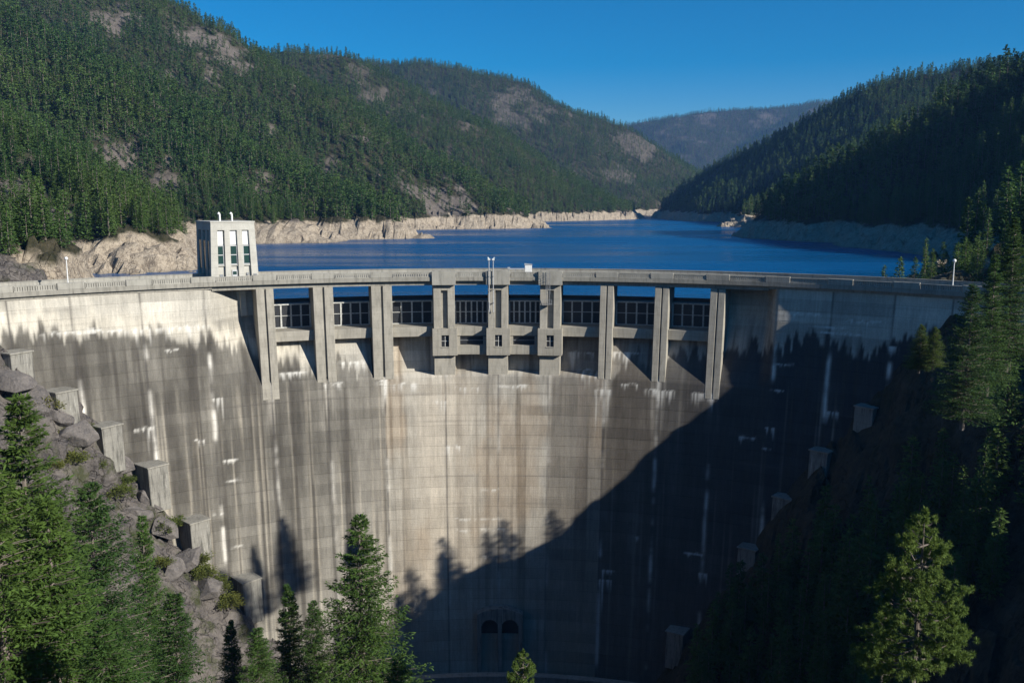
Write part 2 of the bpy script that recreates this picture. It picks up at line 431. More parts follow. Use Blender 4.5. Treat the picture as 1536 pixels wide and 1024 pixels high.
def bare(x, y, z):
    m = np.zeros(np.shape(x))
    for cx, cy, r in OC:
        # outcrops are located on the terrain below that bearing, stretched up and down the slope
        dd = np.sqrt(((x - cx) / r / .8) ** 2 + ((y - cy) / (r * 1.3)) ** 2) + 1.3 * fbm(x / 13, y / 13, 77, 5) * (r < 40) + 1.3 * fbm(x / 40, y / 40, 78, 5) * (r >= 40)
        m = np.maximum(m, 1 - sstep(.55, 1.0, dd))
    wf = sstep(700, 1900, np.hypot(x, y))
    m = np.maximum(m, sstep(.36, .5, fbm(x / 22, y / 22, 55, 5)) * .9 * (1 - wf))
    m = np.maximum(m, sstep(.36, .5, fbm(x / 65, y / 65, 56, 6)) * .9 * wf)
    return m * (1 - .5 * sstep(1100, 1500, np.hypot(x, y)))

q1 = worley(GY / 6.5 + .5 * fbm(GX / 7, GY / 7, 140), GH / 5.5 + .5 * fbm(GY / 7, GH / 7, 141), 121); q2 = worley(GY / 2.6, GH / 2.4, 125)
lw = (GX < -25) * (1 - sstep(196, 210, GY)) * sstep(70, 100, GY)
cg = (q1[2] - .5) * 4.2 + q1[4] * (q1[2] * 4 - 1.2) - np.clip(.14 - (q1[1] - q1[0]), 0, .14) * 9 + (q2[2] - .5) * 1.3 - np.clip(.15 - (q2[1] - q2[0]), 0, .15) * 4
GX2 = GX + lw * (cg * .75 - .6)
V = np.stack([GX2, GY, GH], -1).reshape(-1, 3)
nx_, ny_ = len(gx), len(gy)
idx = np.arange(nx_ * ny_).reshape(ny_, nx_)
Fq = np.stack([idx[:-1, :-1], idx[:-1, 1:], idx[1:, 1:], idx[1:, :-1]], -1).reshape(-1, 4)
def nz_warp(n, g):
    a = N(n, 'ShaderNodeTexNoise'); a.inputs['Scale'].default_value = .25; a.inputs['Detail'].default_value = 5; n.links.new(g, a.inputs['Vector'])
    b = N(n, 'ShaderNodeVectorMath', operation='SCALE'); n.links.new(a.outputs['Color'], b.inputs[0]); b.inputs['Scale'].default_value = 9
    c = N(n, 'ShaderNodeVectorMath', operation='ADD'); n.links.new(g, c.inputs[0]); n.links.new(b.outputs[0], c.inputs[1]); return c.outputs[0]
m, n, p = newmat('rock and forest floor')
g = N(n, 'ShaderNodeNewGeometry').outputs['Position']
nrm = N(n, 'ShaderNodeNewGeometry').outputs['True Normal']
sp = N(n, 'ShaderNodeSeparateXYZ'); n.links.new(g, sp.inputs[0])
ba = N(n, 'ShaderNodeAttribute', attribute_name='bare').outputs['Fac']
nr = N(n, 'ShaderNodeAttribute', attribute_name='nearrock').outputs['Fac']
n1 = noise(n, .06, 7, g, .65); n2 = noise(n, .5, 7, g, .7); n3 = noise(n, 2.2, 6, g, .7)
floor_ = mix(n, mapr(n, n2, .35, .65, 0, 1), (.016, .02, .010), (.055, .05, .028))
floor_ = mix(n, mapr(n, n1, .55, .7, 0, .35), floor_, (.17, .135, .095))
rock = mix(n, mapr(n, n2, .3, .7, 0, 1), (.10, .085, .072), (.20, .172, .148))
rock = mix(n, mapr(n, n3, .35, .55, .5, 0), rock, (.09, .08, .07))
col = mix(n, ba, floor_, rock)
# bare drawdown band between water and tree line
edge = math_(n, 'ADD', sp.outputs[2], mapr(n, noise(n, .05, 5, g), .3, .7, -3.2, 3.2))
band = math_(n, 'MULTIPLY', mapr(n, edge, 2.5, 4.0, 1, 0), N(n, 'ShaderNodeAttribute', attribute_name='bank').outputs['Fac'])
pale = mix(n, mapr(n, n2, .3, .7, 0, 1), (.30, .25, .185), (.47, .40, .31))
pale = mix(n, mapr(n, noise(n, .28, 7, vscale(n, g, (1, 1, .4)), .75), .52, .62, 0, .75), pale, (.16, .13, .10))
pale = mix(n, mapr(n, n3, .35, .5, .5, 0), pale, (.20, .16, .12))
pcr = N(n, 'ShaderNodeTexVoronoi', feature='DISTANCE_TO_EDGE'); pcr.inputs['Scale'].default_value = .33; n.links.new(nz_warp(n, g), pcr.inputs['Vector'])
pale = mix(n, mapr(n, pcr.outputs['Distance'], 0, .05, .75, 0), pale, (.09, .07, .055))
wet = mapr(n, sp.outputs[2], WATER + .2, WATER + 1.0, .5, 0)
pale = mix(n, wet, pale, (.2, .17, .13))
col = mix(n, band, col, pale)
vor = N(n, 'ShaderNodeTexVoronoi', feature='DISTANCE_TO_EDGE'); vor.inputs['Scale'].default_value = .17
wv = N(n, 'ShaderNodeVectorMath', operation='ADD'); nz3 = N(n, 'ShaderNodeTexNoise'); nz3.inputs['Scale'].default_value = .35; n.links.new(g, nz3.inputs['Vector'])
sc3 = N(n, 'ShaderNodeVectorMath', operation='SCALE'); n.links.new(nz3.outputs['Color'], sc3.inputs[0]); sc3.inputs['Scale'].default_value = 7
n.links.new(vscale(n, g, (1, .7, .55)), wv.inputs[0]); n.links.new(sc3.outputs[0], wv.inputs[1]); n.links.new(wv.outputs[0], vor.inputs['Vector'])
crk = mapr(n, vor.outputs['Distance'], 0, .035, 1, 0)
grock = mix(n, mapr(n, noise(n, .22, 6, g, .65), .35, .65, 0, 1), (.058, .053, .054), (.185, .165, .148))
grock = mix(n, mapr(n, n3, .45, .7, 0, .5), grock, (.24, .215, .19))
grock = mix(n, math_(n, 'MULTIPLY', crk, .55), grock, (.03, .027, .025))
moss = math_(n, 'MULTIPLY', mapr(n, noise(n, .16, 6, g, .7), .52, .62, 0, 1), .8)
grock = mix(n, moss, grock, (.05, .06, .022))
col = mix(n, nr, col, grock)
n.links.new(col, p.inputs['Base Color']); p.inputs['Roughness'].default_value = .95; p.inputs['Specular IOR Level'].default_value = .15
hb = math_(n, 'ADD', math_(n, 'MULTIPLY', n2, 1.0), math_(n, 'ADD', math_(n, 'MULTIPLY', n3, .35), math_(n, 'MULTIPLY', crk, -.25)))
bump(n, p, hb, .9, 1.1)
M['terrain'] = m
me = mesh_np('terrain', V, Fq, [m])
BARE = bare(V[:, 0], V[:, 1], V[:, 2]) * (1 - .85 * ((V[:, 1] < 205) & (V[:, 0] > 0)))
a_ = me.attributes.new('bare', 'FLOAT', 'POINT'); a_.data.foreach_set('value', BARE.astype(np.float32))
NR = ((1 - sstep(196, 206, V[:, 1])) * sstep(35, 60, np.abs(V[:, 0]) + V[:, 1] * .2) * (1 - .8 * (V[:, 0] > 10))).astype(np.float32)
a_ = me.attributes.new('nearrock', 'FLOAT', 'POINT'); a_.data.foreach_set('value', NR)
a_ = me.attributes.new('bank', 'FLOAT', 'POINT'); a_.data.foreach_set('value', np.maximum(sstep(178, 200, V[:, 1]), 1 - (V[:, 0] > 0)).astype(np.float32))
ter = bpy.data.objects.new('terrain', me); COL.objects.link(ter); tag(ter, 'rocky wooded hills, gorge walls and pale reservoir banks', None, None, 'structure')

# water: starts behind the dam
mb = MB(); K = 60
ths = [R_(-76) + R_(152) * k / K for k in range(K + 1)]
rr = [136.2, 150, 180, 240, 400, 900, 2500, 6000]
vs = [arc(t, r, WATER) for t in ths for r in rr]; q = len(rr)
mb.add(vs, [(i * q + j, i * q + j + 1, (i + 1) * q + j + 1, (i + 1) * q + j) for i in range(K) for j in range(q - 1)])
m, n, p = newmat('lake water')
g = N(n, 'ShaderNodeNewGeometry').outputs['Position']
wn = math_(n, 'ADD', noise(n, .9, 4, vscale(n, g, (1, .55, 1)), .6), math_(n, 'MULTIPLY', noise(n, .12, 4, vscale(n, g, (.6, 1, 1)), .6), 2.5))
p.inputs['Base Color'].default_value = (.0006, .07, .20, 1); p.inputs['Roughness'].default_value = .2; p.inputs['IOR'].default_value = 1.33
p.inputs['Specular IOR Level'].default_value = .3
n.links.new(mapr(n, noise(n, 1, 4, vscale(n, g, (.004, .02, 1)), .6), .4, .6, .12, .34), p.inputs['Roughness'])
bump(n, p, wn, 1.0, .5)
wo = mb.build('lake_water', m); tag(wo, 'deep blue rippled reservoir behind the dam', None, None, 'structure')

# ------------------------------------------------------------------ the dam
dam = empty('concrete_dam', (0, 0, 0))
tag(dam, 'tall curved arch dam of stained grey concrete across the gorge', 'dam')

pier_px = [(385, 411), (470, 500), (557, 588), (650, 682), (732, 762), (810, 841), (900, 920), (982, 1003), (1065, 1087)]
piers = [(th_at(a, -6), th_at(b, -6)) for a, b in pier_px]
joint_px = [-250, -160, -75, 10, 105, 210, 305, 398, 485, 572, 666, 747, 825, 910, 992, 1076, 1167, 1250, 1342, 1430, 1520, 1610]
joints = [th_at(a, -4) for a in joint_px]
TL, TR = joints[6], joints[16]
E = 7.0
def recess(th, z):
    th = np.asarray(th, float); z = np.asarray(z, float)
    e = sstep(TL, piers[0][0], th) * (1 - sstep(piers[8][1] * .3 + TR * .7, TR, th)) * E
    z = np.broadcast_to(z, np.broadcast(th, z).shape)
    lin = np.clip((z + 23.5) / 13.5, 0, 1); gout = lin ** 1.05
    gc = np.where(z < -22.8, 0, .66 + .34 * np.clip((z + 22.8) / 12, 0, 1))
    c = (th > piers[2][0]) & (th < piers[6][0])
    return e * np.where(c, gc, gout)
SILL = -13.4
du = .34
th0, th1 = R_(-72), R_(64)
nc = int((th1 - th0) * 128 / du); TH = np.linspace(th0, th1, nc + 1)
zt = -2.2; zb = -96.0; nr_ = int((zt - zb) / .36); Z = np.linspace(zb, zt, nr_ + 1)
# align a row with the sill and a sharp lip
j_s = int(np.argmin(np.abs(Z - SILL))); Z[j_s] = SILL
TT, ZZ = np.meshgrid(TH, Z)
RR = Rp(ZZ) + recess(TT, ZZ)
X = AX + RR * np.sin(TT); Y = AY + RR * np.cos(TT)
V = np.stack([X, Y, ZZ], -1).reshape(-1, 3)
idx = np.arange(V.shape[0]).reshape(TT.shape)
Fq = np.stack([idx[:-1, :-1], idx[:-1, 1:], idx[1:, 1:], idx[1:, :-1]], -1)
open_c = ((TH[:-1] > piers[0][0]) & (TH[1:] < piers[8][1]))
keep = np.ones(Fq.shape[:2], bool); keep[j_s:, open_c] = False
Fw = Fq[keep]
# cap and upstream side
top_j = np.where(np.concatenate([open_c, [False]]), j_s, nr_)
tops = idx[top_j, np.arange(nc + 1)]
ub = len(V)
RU = 137.5
ut = np.stack([AX + RU * np.sin(TH), AY + RU * np.cos(TH), Z[top_j]], -1); ud = ut.copy(); ud[:, 2] = -60
V = np.vstack([V, ut, ud]); iu = ub + np.arange(nc + 1); id_ = iu + nc + 1
cap = np.stack([tops[:-1], tops[1:], iu[1:], iu[:-1]], -1); back = np.stack([iu[:-1], iu[1:], id_[1:], id_[:-1]], -1)
Fw = np.vstack([Fw, cap, back])
me = mesh_np('dam_wall', V, Fw, [M['dam']], smooth=True)
U = np.concatenate([(TT * 128).ravel(), TH * 128, TH * 128]); Vv = np.concatenate([ZZ.ravel(), ut[:, 2], ud[:, 2]])
# -- stains: mineral and algae marks that stay on the concrete
def wall_colour(u, z):
    th = u / 128
    base = np.array([.41, .385, .33]); shp = u.shape
    C = np.ones(shp + (3,)) * base
    # block by block tone
    b = np.searchsorted(np.array(joints), th)
    tone = {}
    rs = np.random.RandomState(4)
    tones = 1 + rs.uniform(-.08, .08, 40)
    C *= tones[b][..., None]
    lid = np.floor(z / 2.28 + .03); C *= (1 + .30 * (_h(lid, b * 7 + 3, 5) - .5) * (1 + fbm(u * .25, lid * 3.7, 44, 3)) + .12 * (_h(lid, lid * 0, 6) - .5))[..., None]
    def blend(mask, c, a=1.0):
        nonlocal C
        k_ = (np.clip(mask, 0, 1) * a)[..., None]; C = C * (1 - k_) + np.array(c) * k_
    left = th < joints[9]; mid = (th >= joints[9]) & (th < joints[13]); right = th >= joints[13]
    drip = np.abs(fbm(u * .62, z * .02, 5, 3)) * 7.0 - 1.6 + fbm(u * .14, z * 0, 6, 3) * 2.4 + np.abs(fbm(u * 1.9, z * .03, 7, 2)) * 2.4
    # upper limit of the dark staining
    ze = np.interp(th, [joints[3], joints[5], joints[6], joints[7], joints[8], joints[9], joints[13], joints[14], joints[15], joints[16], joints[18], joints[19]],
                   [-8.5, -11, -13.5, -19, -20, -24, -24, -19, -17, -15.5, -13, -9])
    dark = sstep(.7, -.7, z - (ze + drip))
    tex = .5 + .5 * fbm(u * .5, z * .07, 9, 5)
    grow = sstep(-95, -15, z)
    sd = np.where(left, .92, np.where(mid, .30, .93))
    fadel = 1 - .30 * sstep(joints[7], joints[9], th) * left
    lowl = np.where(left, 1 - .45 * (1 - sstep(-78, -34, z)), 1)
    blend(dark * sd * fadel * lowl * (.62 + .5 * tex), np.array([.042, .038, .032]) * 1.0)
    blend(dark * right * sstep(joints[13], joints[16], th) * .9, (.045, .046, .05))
    # vertical run marks
    st = fbm(u * .9, z * .018, 12, 4); blend(sstep(.05, .4, st) * sstep(-8, -16, z), (.06, .054, .046), .75)
    st = fbm(u * 1.3 + 40, z * .015, 13, 4); blend(sstep(.2, .55, st) * sstep(-20, -30, z), (.52, .47, .38), .45)
    # warm pale centre
    warm = np.exp(-((th - joints[10]) / .085) ** 2) * sstep(-20, -26, z)
    blend(warm * (.65 + .4 * fbm(u * .35, z * .05, 19, 4)), (.56, .49, .39), .85)
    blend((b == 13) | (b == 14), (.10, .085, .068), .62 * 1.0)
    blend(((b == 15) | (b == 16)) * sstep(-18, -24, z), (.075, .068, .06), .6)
    blend((b == 13) * sstep(.0, .4, fbm(u * .3, z * .02, 71, 3)), (.2, .17, .14), .5)
    for (pa, pb) in piers:
        pm_ = np.exp(-(((th - (pa + pb) / 2)) / .011) ** 2) * sstep(-22.8, -23.6, z) * sstep(-36 , -25, z + 5 * fbm(u * 1.5, z * 0, 72, 2)); blend(pm_ * sstep(-.4, .3, fbm(u * 1.7, z * .05, 73, 3)), (.58, .54, .46), .55)
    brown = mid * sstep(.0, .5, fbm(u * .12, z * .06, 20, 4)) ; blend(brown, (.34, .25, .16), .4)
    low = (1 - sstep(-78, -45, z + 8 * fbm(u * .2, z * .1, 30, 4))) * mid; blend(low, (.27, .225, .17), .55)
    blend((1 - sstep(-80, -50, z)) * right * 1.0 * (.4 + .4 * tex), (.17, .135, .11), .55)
    # brown stained patch above the outlet
    # pale belt left clean just above the stain edge
    belt = np.exp(-((z - (ze + drip * .6 + 2.2)) / 1.7) ** 2) * (th < joints[8]); blend(belt, (.62, .57, .47), .65)
    # lift lines weathered unevenly
    for zz, a_, wd in [(-27.2, .5, .22), (-33.3, .35, .18), (-39.4, .35, .2), (-45.5, .35, .18), (-51.6, .3, .18), (-63, .35, .2), (-71, .3, .2), (-8.1, .5, .15), (-12.0, .35, .14), (-5.0, .3, .12)]:
        k_ = np.exp(-((z - zz) / wd) ** 2) * sstep(-.2, .4, fbm(u * .1, zz * 3 + z * 0, 33, 3)); blend(k_, (.11, .10, .09), a_)
    C *= (1 + .22 * fbm(u * .08, lid * 5.3, 45, 3) * (1 + .0 * z))[..., None]
    # the joints
    for i, tj in enumerate(joints):
        du_ = (u - tj * 128) + .12 * fbm(z * .3, z * 0 + i, 50, 3)
        blend(np.exp(-(du_ / .17) ** 2), (.07, .065, .06), .8)
        wj = sstep(-.15, .4, fbm(z * .16 + 9 * i, z * 0 + i * 3.3, 51, 4)) * np.exp(-((du_ - .25) / .38) ** 2) * sstep(-12, -17, z)
        amp = 1.0 if i in (4, 5, 6, 16, 17, 18) else (.7 if i in (3, 7, 9, 13, 15, 14) else .35)
        blend(wj, (.70, .67, .60), amp)
    return C
def drips(C, u, z, spots):
    rs = np.random.RandomState(11)
    for px, py, wpx, lpx in spots:
        th, zc = hit_face(px, py); dep = 195.0; wm = wpx / F * dep / 2; lm = lpx / F * dep; uc = th * 128
        sel = (np.abs(u - uc) < wm * 1.3 + .5) & (z < zc + .8) & (z > zc - lm * 1.4)
        if not sel.any(): continue
        uu = u[sel]; zz = z[sel]
        ed = 1 - sstep(.8, 1.15, np.abs(uu - uc) / wm)
        bar = .75 * np.exp(-((zz - zc - .3 * fbm(uu * .5, uu * 0, 95, 2)) / .16) ** 2) * ed * sstep(-.3, .4, fbm(uu * 1.4, uu * 0, 91, 3))
        ln_ = lm * (.15 + 1.5 * np.clip(fbm(uu * 1.5, uu * 0, 90, 3), 0, 1) + .5 * rs.rand())
        dr = (1 - sstep(.0, 1.0, (zc - zz) / ln_)) * (zz < zc) * ed * sstep(-.25, .35, fbm(uu * 3.1, zz * .08, 92, 2))
        k_ = np.clip(np.maximum(bar, dr * .85), 0, 1)[:, None] * .9
        C[sel] = C[sel] * (1 - k_) + np.array([.74, .72, .66]) * k_
    return C
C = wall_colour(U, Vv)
C = drips(C, U, Vv, [(325, 598, 16, 28), (215, 643, 34, 34), (135, 640, 14, 40), (258, 525, 18, 5), (105, 497, 70, 14), (250, 492, 110, 22), (150, 497, 60, 12), (682, 668, 26, 20), (735, 733, 30, 9), (715, 777, 78, 5), (720, 793, 90, 6),
    (700, 852, 30, 5), (735, 834, 26, 5), (598, 575, 60, 34), (575, 572, 22, 40), (660, 600, 18, 20), (700, 580, 40, 18), (770, 578, 50, 22), (880, 560, 30, 45), (905, 585, 26, 60), (990, 585, 45, 26), (1056, 590, 36, 28),
    (945, 575, 30, 16), (1121, 656, 26, 16), (1155, 642, 14, 50), (1150, 672, 12, 20), (1248, 617, 18, 24), (1175, 546, 30, 5), (1165, 585, 20, 5), (913, 855, 22, 22), (908, 870, 20, 60), (1055, 860, 16, 20), (952, 805, 12, 14), (1040, 830, 30, 6),
    (1260, 500, 60, 6), (1300, 482, 50, 8), (1340, 520, 14, 20), (1240, 490, 50, 8), (1200, 470, 60, 14), (345, 690, 22, 6), (350, 720, 26, 5), (330, 770, 20, 8), (352, 820, 24, 5), (300, 660, 16, 14), (228, 720, 28, 8), (500, 575, 30, 18), (440, 560, 40, 10),
    (530, 545, 46, 14), (935, 532, 46, 26), (870, 535, 40, 30), (760, 1000, 1, 1)])
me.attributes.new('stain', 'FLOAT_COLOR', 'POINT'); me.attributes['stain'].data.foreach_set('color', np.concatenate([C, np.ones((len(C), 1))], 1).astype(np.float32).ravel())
uvl = me.uv_layers.new(name='face'); li = np.empty(len(me.loops), np.int32); me.loops.foreach_get('vertex_index', li)
uvl.data.foreach_set('uv', np.stack([U[li], Vv[li]], -1).astype(np.float32).ravel())
wall = bpy.data.objects.new('dam_wall', me); COL.objects.link(wall); wall.parent = dam

# -- piers
def rad_prism(mb, t0, t1, zs, fin, rout, mi=0):
    """radial block between angles: inner radius follows fin(z) through heights zs"""
    n0 = len(mb.v); vs = []
    for z in zs:
        vs += [arc(t0, fin(z), z), arc(t1, fin(z), z), arc(t1, rout, z), arc(t0, rout, z)]
    fs = [(3, 2, 1, 0)]
    for k in range(len(zs) - 1):
        o = 4 * k
        fs += [(o, o + 1, o + 5, o + 4), (o + 1, o + 2, o + 6, o + 5), (o + 2, o + 3, o + 7, o + 6), (o + 3, o, o + 4, o + 7)]
    o = 4 * (len(zs) - 1); fs.append((o, o + 1, o + 2, o + 3)); mb.add(vs, fs, mi)
zdeck = -3.0
for i, (a, b) in enumerate(piers):
    mb = MB(); wd = b - a
    cen = i in (3, 4, 5)
    zlow = -26.5 if i in (0, 8) else (-23.6 if not cen else -23.2)
    zz = [zlow, -20, -15, -10, -6, zdeck]
    if not cen:
        g0 = a + wd * .46; g1 = a + wd * .56      # the vertical groove down the pier front
        rad_prism(mb, a, g0, zz, lambda z: float(Rp(z)) - .05, 137.3)
        rad_prism(mb, g1, b, zz, lambda z: float(Rp(z)) - .05, 137.3)
        rad_prism(mb, g0, g1, zz, lambda z: float(Rp(z)) + .45, 137.2)
    else:
        s0 = a + wd * .36; s1 = a + wd * .66; zk = [-15, -10, -6, zdeck]
        rad_prism(mb, a, s0, zk, lambda z: float(Rp(z)) - .05, 137.3)
        rad_prism(mb, s1, b, zk, lambda z: float(Rp(z)) - .05, 137.3)
        rad_prism(mb, s0, s1, [-15, -10, -6, -4.2], lambda z: float(Rp(z)) + .9, 137.2)
        rad_prism(mb, s0, s1, [-4.2, zdeck], lambda z: float(Rp(z)) - .05, 137.2)
        rad_prism(mb, a, b, [zlow, -20, -15], lambda z: float(Rp(z)) + .6, 137.3)
    mb.build('pier', M['concrete'], dam, bevel=.06)
# control chambers corbelled out from the three centre piers, each with a small window
ZC0, ZC1 = -18.6, -12.6
for i in (3, 4, 5):
    a, b = piers[i]; a -= .003; b += .004
    mb = MB(); ri = float(Rp(-15)) - 1.1
    w0 = a + (b - a) * .36; w1 = a + (b - a) * .66; wz0, wz1 = -16.6, -14.0
    ro = float(Rp(-15)) + 2.0
    mb.arcbox(a, w0, ri, ro, ZC0, ZC1); mb.arcbox(w1, b, ri, ro, ZC0, ZC1)
    mb.arcbox(w0, w1, ri, ro, ZC0, wz0); mb.arcbox(w0, w1, ri, ro, wz1, ZC1)
    ch = mb.build('control_chamber', M['concrete'], dam, bevel=.04)
    mb = MB(); mb.arcbox(w0, w1, ri + .55, ri + .7, wz0, wz1); mb.build('window', M['gatedark'], ch)
    mb = MB(); mb.arcbox(w0 - .001, w1 + .001, ri - .1, ri + .25, wz0 - .18, wz0 - .003); mb.build('window_sill', M['parapet'], ch)
    mb = MB(); tm = (w0 + w1) / 2
    mb.arcbox(tm - .0006, tm + .0006, ri + .42, ri + .54, wz0, wz1); mb.arcbox(w0, w1, ri + .42, ri + .54, -15.4, -15.3); mb.build('window_bars', M['gateframe'], ch)
# bays: sill beam, gate with frame, dark hoist band
for i in range(8):
    a = piers[i][1]; b = piers[i + 1][0]
    cenb = i in (3, 4)
    ri = float(Rp(-14)) + (1.2 if cenb else 1.6)
    mb = MB(); mb.arcbox(a, b, ri, 136.8, -14.6 if not cenb else -14.5, -12.4); mb.build('sill_beam', M['concrete'], dam, bevel=.05)
    # gate: frame and dark plates, on the upstream edge of the sill
    gr = 133.4 if not cenb else 132.6
    mb = MB(); mb.arcbox(a, b, gr + .25, gr + .45, -12.4, -7.1)
    gt = mb.build('spillway_gate', M['gatedark'], dam)
    mb = MB(); npan = 4 if not cenb else 6
    for k in range(npan + 1):
        t = a + (b - a) * k / npan; h_ = .17 / 128
        t = min(max(t, a + h_), b - h_)
        mb.arcbox(t - h_, t + h_, gr, gr + .22, -12.2, -7.3, n=1)
    mb.arcbox(a, b, gr - .02, gr + .24, -7.3, -7.02); mb.arcbox(a, b, gr - .02, gr + .24, -12.4, -12.2)
    mb.build('gate_frame', M['gateframe'], gt)
    mb = MB(); mb.arcbox(a, b, gr + .08, gr + .2, -9.75, -9.6); mb.build('gate_rail', M['gateframe'], gt)
    mb = MB(); mb.arcbox(a, b, 135.2, 135.5, -6.99, -6.0); mb.arcbox(a, b, gr + .5, 135.2, -7.25, -7.02); mb.build('gate_walkway', M['gatedark'], gt)
    if cenb:
        rj = float(Rp(-17)) + .25
        mb = MB(); mb.arcbox(a, b, rj, rj + 1.6, -18.55, -16.5); mb.build('lower_beam', M['concrete'], dam, bevel=.05)
        mb = MB(); mb.arcbox(a, a + .009, rj + .3, rj + 2.5, -16.5, -14.6); mb.build('bay_reveal', M['concrete'], dam)
        mb = MB(); mb.arcbox(b - .009, b, rj + .3, rj + 2.5, -16.5, -14.6); mb.build('bay_reveal', M['concrete'], dam)
        mb = MB(); mb.arcbox(a + .009, b - .009, rj + 1.9, rj + 2.1, -16.49, -14.62); pn = mb.build('chamber_shutter', M['gatedark'], dam)
        mb = MB(); mb.arcbox(a + .009, b - .009, rj + 1.75, rj + 1.88, -15.62, -15.5); mb.build('shutter_rail', M['steel'], pn)

# -- deck, kerbs and parapets
mb = MB(); mb.arcbox(th0, th1, 126.8, 137.6, -2.0, -1.15); mb.arcbox(th0, th1, 127.3, 137.6, -2.15, -2.003); mb.arcbox(piers[0][0] - .07, piers[8][1] + .07, 127.75, 137.4, -3.0, -2.155)
mb.arcbox(th0, piers[0][0] - .07, 127.45, 137.0, -2.6, -2.155); mb.arcbox(piers[8][1] + .07, th1, 127.45, 137.0, -2.6, -2.155)
mb.build('deck_slab', M['deck'], dam)
mb = MB(); mb.arcbox(th0, th1, 129.0, 135.9, -1.146, -1.10); mb.build('roadway', M['road'], dam)
mb = MB(); mb.arcbox(th0, th1, 127.6, 129.0, -1.146, -.97); mb.arcbox(th0, th1, 135.9, 137.0, -1.146, -.97); mb.build('kerb', M['parapet'], dam)
# downstream parapet: alternating solid blocks and balustrade panels
bw = .030
marks = []
for k in range(-6, 15):
    pass
cent = [ (piers[i][0] + piers[i][1]) / 2 for i in range(9)]
stp = (cent[8] - cent[0]) / 8
posts = [cent[0] - stp * k for k in range(8, 0, -1)] + cent + [cent[8] + stp * k for k in range(1, 8)]
posts = [t for t in posts if th0 + .03 < t < th1 - .03]
for i, t in enumerate(posts):
    wide = .019 if not any(abs(t - cent[q]) < .001 for q in (3, 4, 5)) else .021
    mb = MB()
    if wide > .02: mb.arcbox(t - wide, t + wide, 126.35, 127.75, -2.9, .18); mb.arcbox(t - wide * .8, t + wide * .8, 126.6, 127.7, .18, .32)
    else: mb.arcbox(t - wide, t + wide, 126.82, 127.5, -1.14, .1)
    mb.build('parapet_block', M['parapet'], dam, bevel=.03)
    if i + 1 < len(posts):
        a = t + wide; b = posts[i + 1] - .019
        mb = MB()
        a += .0012; b -= .0012; mb.arcbox(a, b, 126.95, 127.45, -.2, -.04); mb.arcbox(a, b, 126.95, 127.45, -1.14, -.95)
        nb = 17
        for q in range(nb + 1):
            c = a + (b - a) * q / nb
            mb.arcbox(max(a, c - 0.0013), min(b, c + 0.0013), 127.0, 127.42, -.95, -.2, n=1)
        mb.build('balustrade', M['parapet'], dam)
mb = MB(); mb.arcbox(th0, th1, 137.05, 137.4, -1.14, -.06); mb.arcbox(th0, th1, 136.95, 137.5, -.06, .07); mb.build('upstream_parapet', M['parapet'], dam)
# ledge course at the foot of the spillway
# -- stepped thrust blocks down both abutments
def tblock(px, py, w_=4.2, dep_=4.4, h_=9, tw=.30):
    th, z = hit_face(px, py, -dep_)
    hw = w_ / 2; ri = float(Rp(z)) - dep_; sg = 1 if th < 0 else -1
    c0 = Vector(arc(th, ri, z)); an = th - sg * tw      # twisted out of the radial line
    fx = Vector((math.cos(an), -math.sin(an), 0)); fy = Vector((math.sin(an), math.cos(an), 0))
    def q(a, b, zz): return tuple(c0 + fx * a + fy * b + Vector((0, 0, zz)))
    mb = MB(); L = dep_ + 4
    mb.hexa([q(-hw, -.5, -h_), q(hw, -.5, -h_), q(hw, L, -h_), q(-hw, L, -h_)], [q(-hw, 0, 0), q(hw, 0, 0), q(hw, L, 0), q(-hw, L, 0)])
    o = mb.build('thrust_block', M['block'], dam, bevel=.08)
    mb = MB(); e = .22; mb.hexa([q(-hw - e, -e, .003), q(hw + e, -e, .003), q(hw + e, L, .003), q(-hw - e, L, .003)], [q(-hw - e, -e, .3), q(hw + e, -e, .3), q(hw + e, L, .3), q(-hw - e, L, .3)])
    mb.build('cap', M['deck'], o, bevel=.04)
for px, py in [(32, 530), (100, 588), (168, 640), (237, 700), (300, 783), (378, 872)]: tblock(px, py)
for px, py in [(1296, 612), (1228, 678), (1172, 748), (1120, 824), (1012, 950)]: tblock(px, py, 3.8, 3.2, 8, .2)

# -- outlet portal at the foot of the dam and the toe wall
thO, zO = hit_face(750, 912)
def portal():
    mb = MB(); rf = float(Rp(-80)) - 1.6
    W = 4.4; zc = -78.6; top = -74.2; zbm = -93
    def P(x, z, r): return arc(thO + x / 117.0, r, z)
    # front sheet with two arched openings: column strips
    n_ = 44; xs = [-W - .8 + (2 * W + 1.6) * k / n_ for k in range(n_ + 1)]
    def openz(x):
        for c in (-2.3, 2.3):
            if abs(x - c) < 1.9: return zc + math.sqrt(max(0, 3.7 - (x - c) ** 2)) * .95
        return None
    for k in range(n_):
        x0, x1 = xs[k], xs[k + 1]; xm = (x0 + x1) / 2; o = openz(xm)
        t = top - .05 * xm * xm
        lo = zbm if o is None else o
        mb.hexa([P(x0, lo, rf), P(x1, lo, rf), P(x1, lo, rf + 2.6), P(x0, lo, rf + 2.6)], [P(x0, t, rf), P(x1, t, rf), P(x1, t, rf + 2.6), P(x0, t, rf + 2.6)])
    o = mb.build('outlet_portal', M['block'], dam)
    mb = MB(); mb.arcbox(thO - W / 117, thO + W / 117, rf + 1.5, rf + 1.55, zbm, -76); mb.build('outlet_shade_plate', M['black'], o)  # near-black plate stands in for the shade deep inside the arches
portal()
mb = MB(); mb.arcbox(R_(-30), R_(30), 108.6, 109.6, -97, -87.3); mb.arcbox(R_(-30), R_(30), 108.4, 110.1, -87.3, -86.9); mb.arcbox(R_(-30), R_(30), 109.6, 116, -97, -90.2)
mb.build('toe_wall', M['deck'], dam)

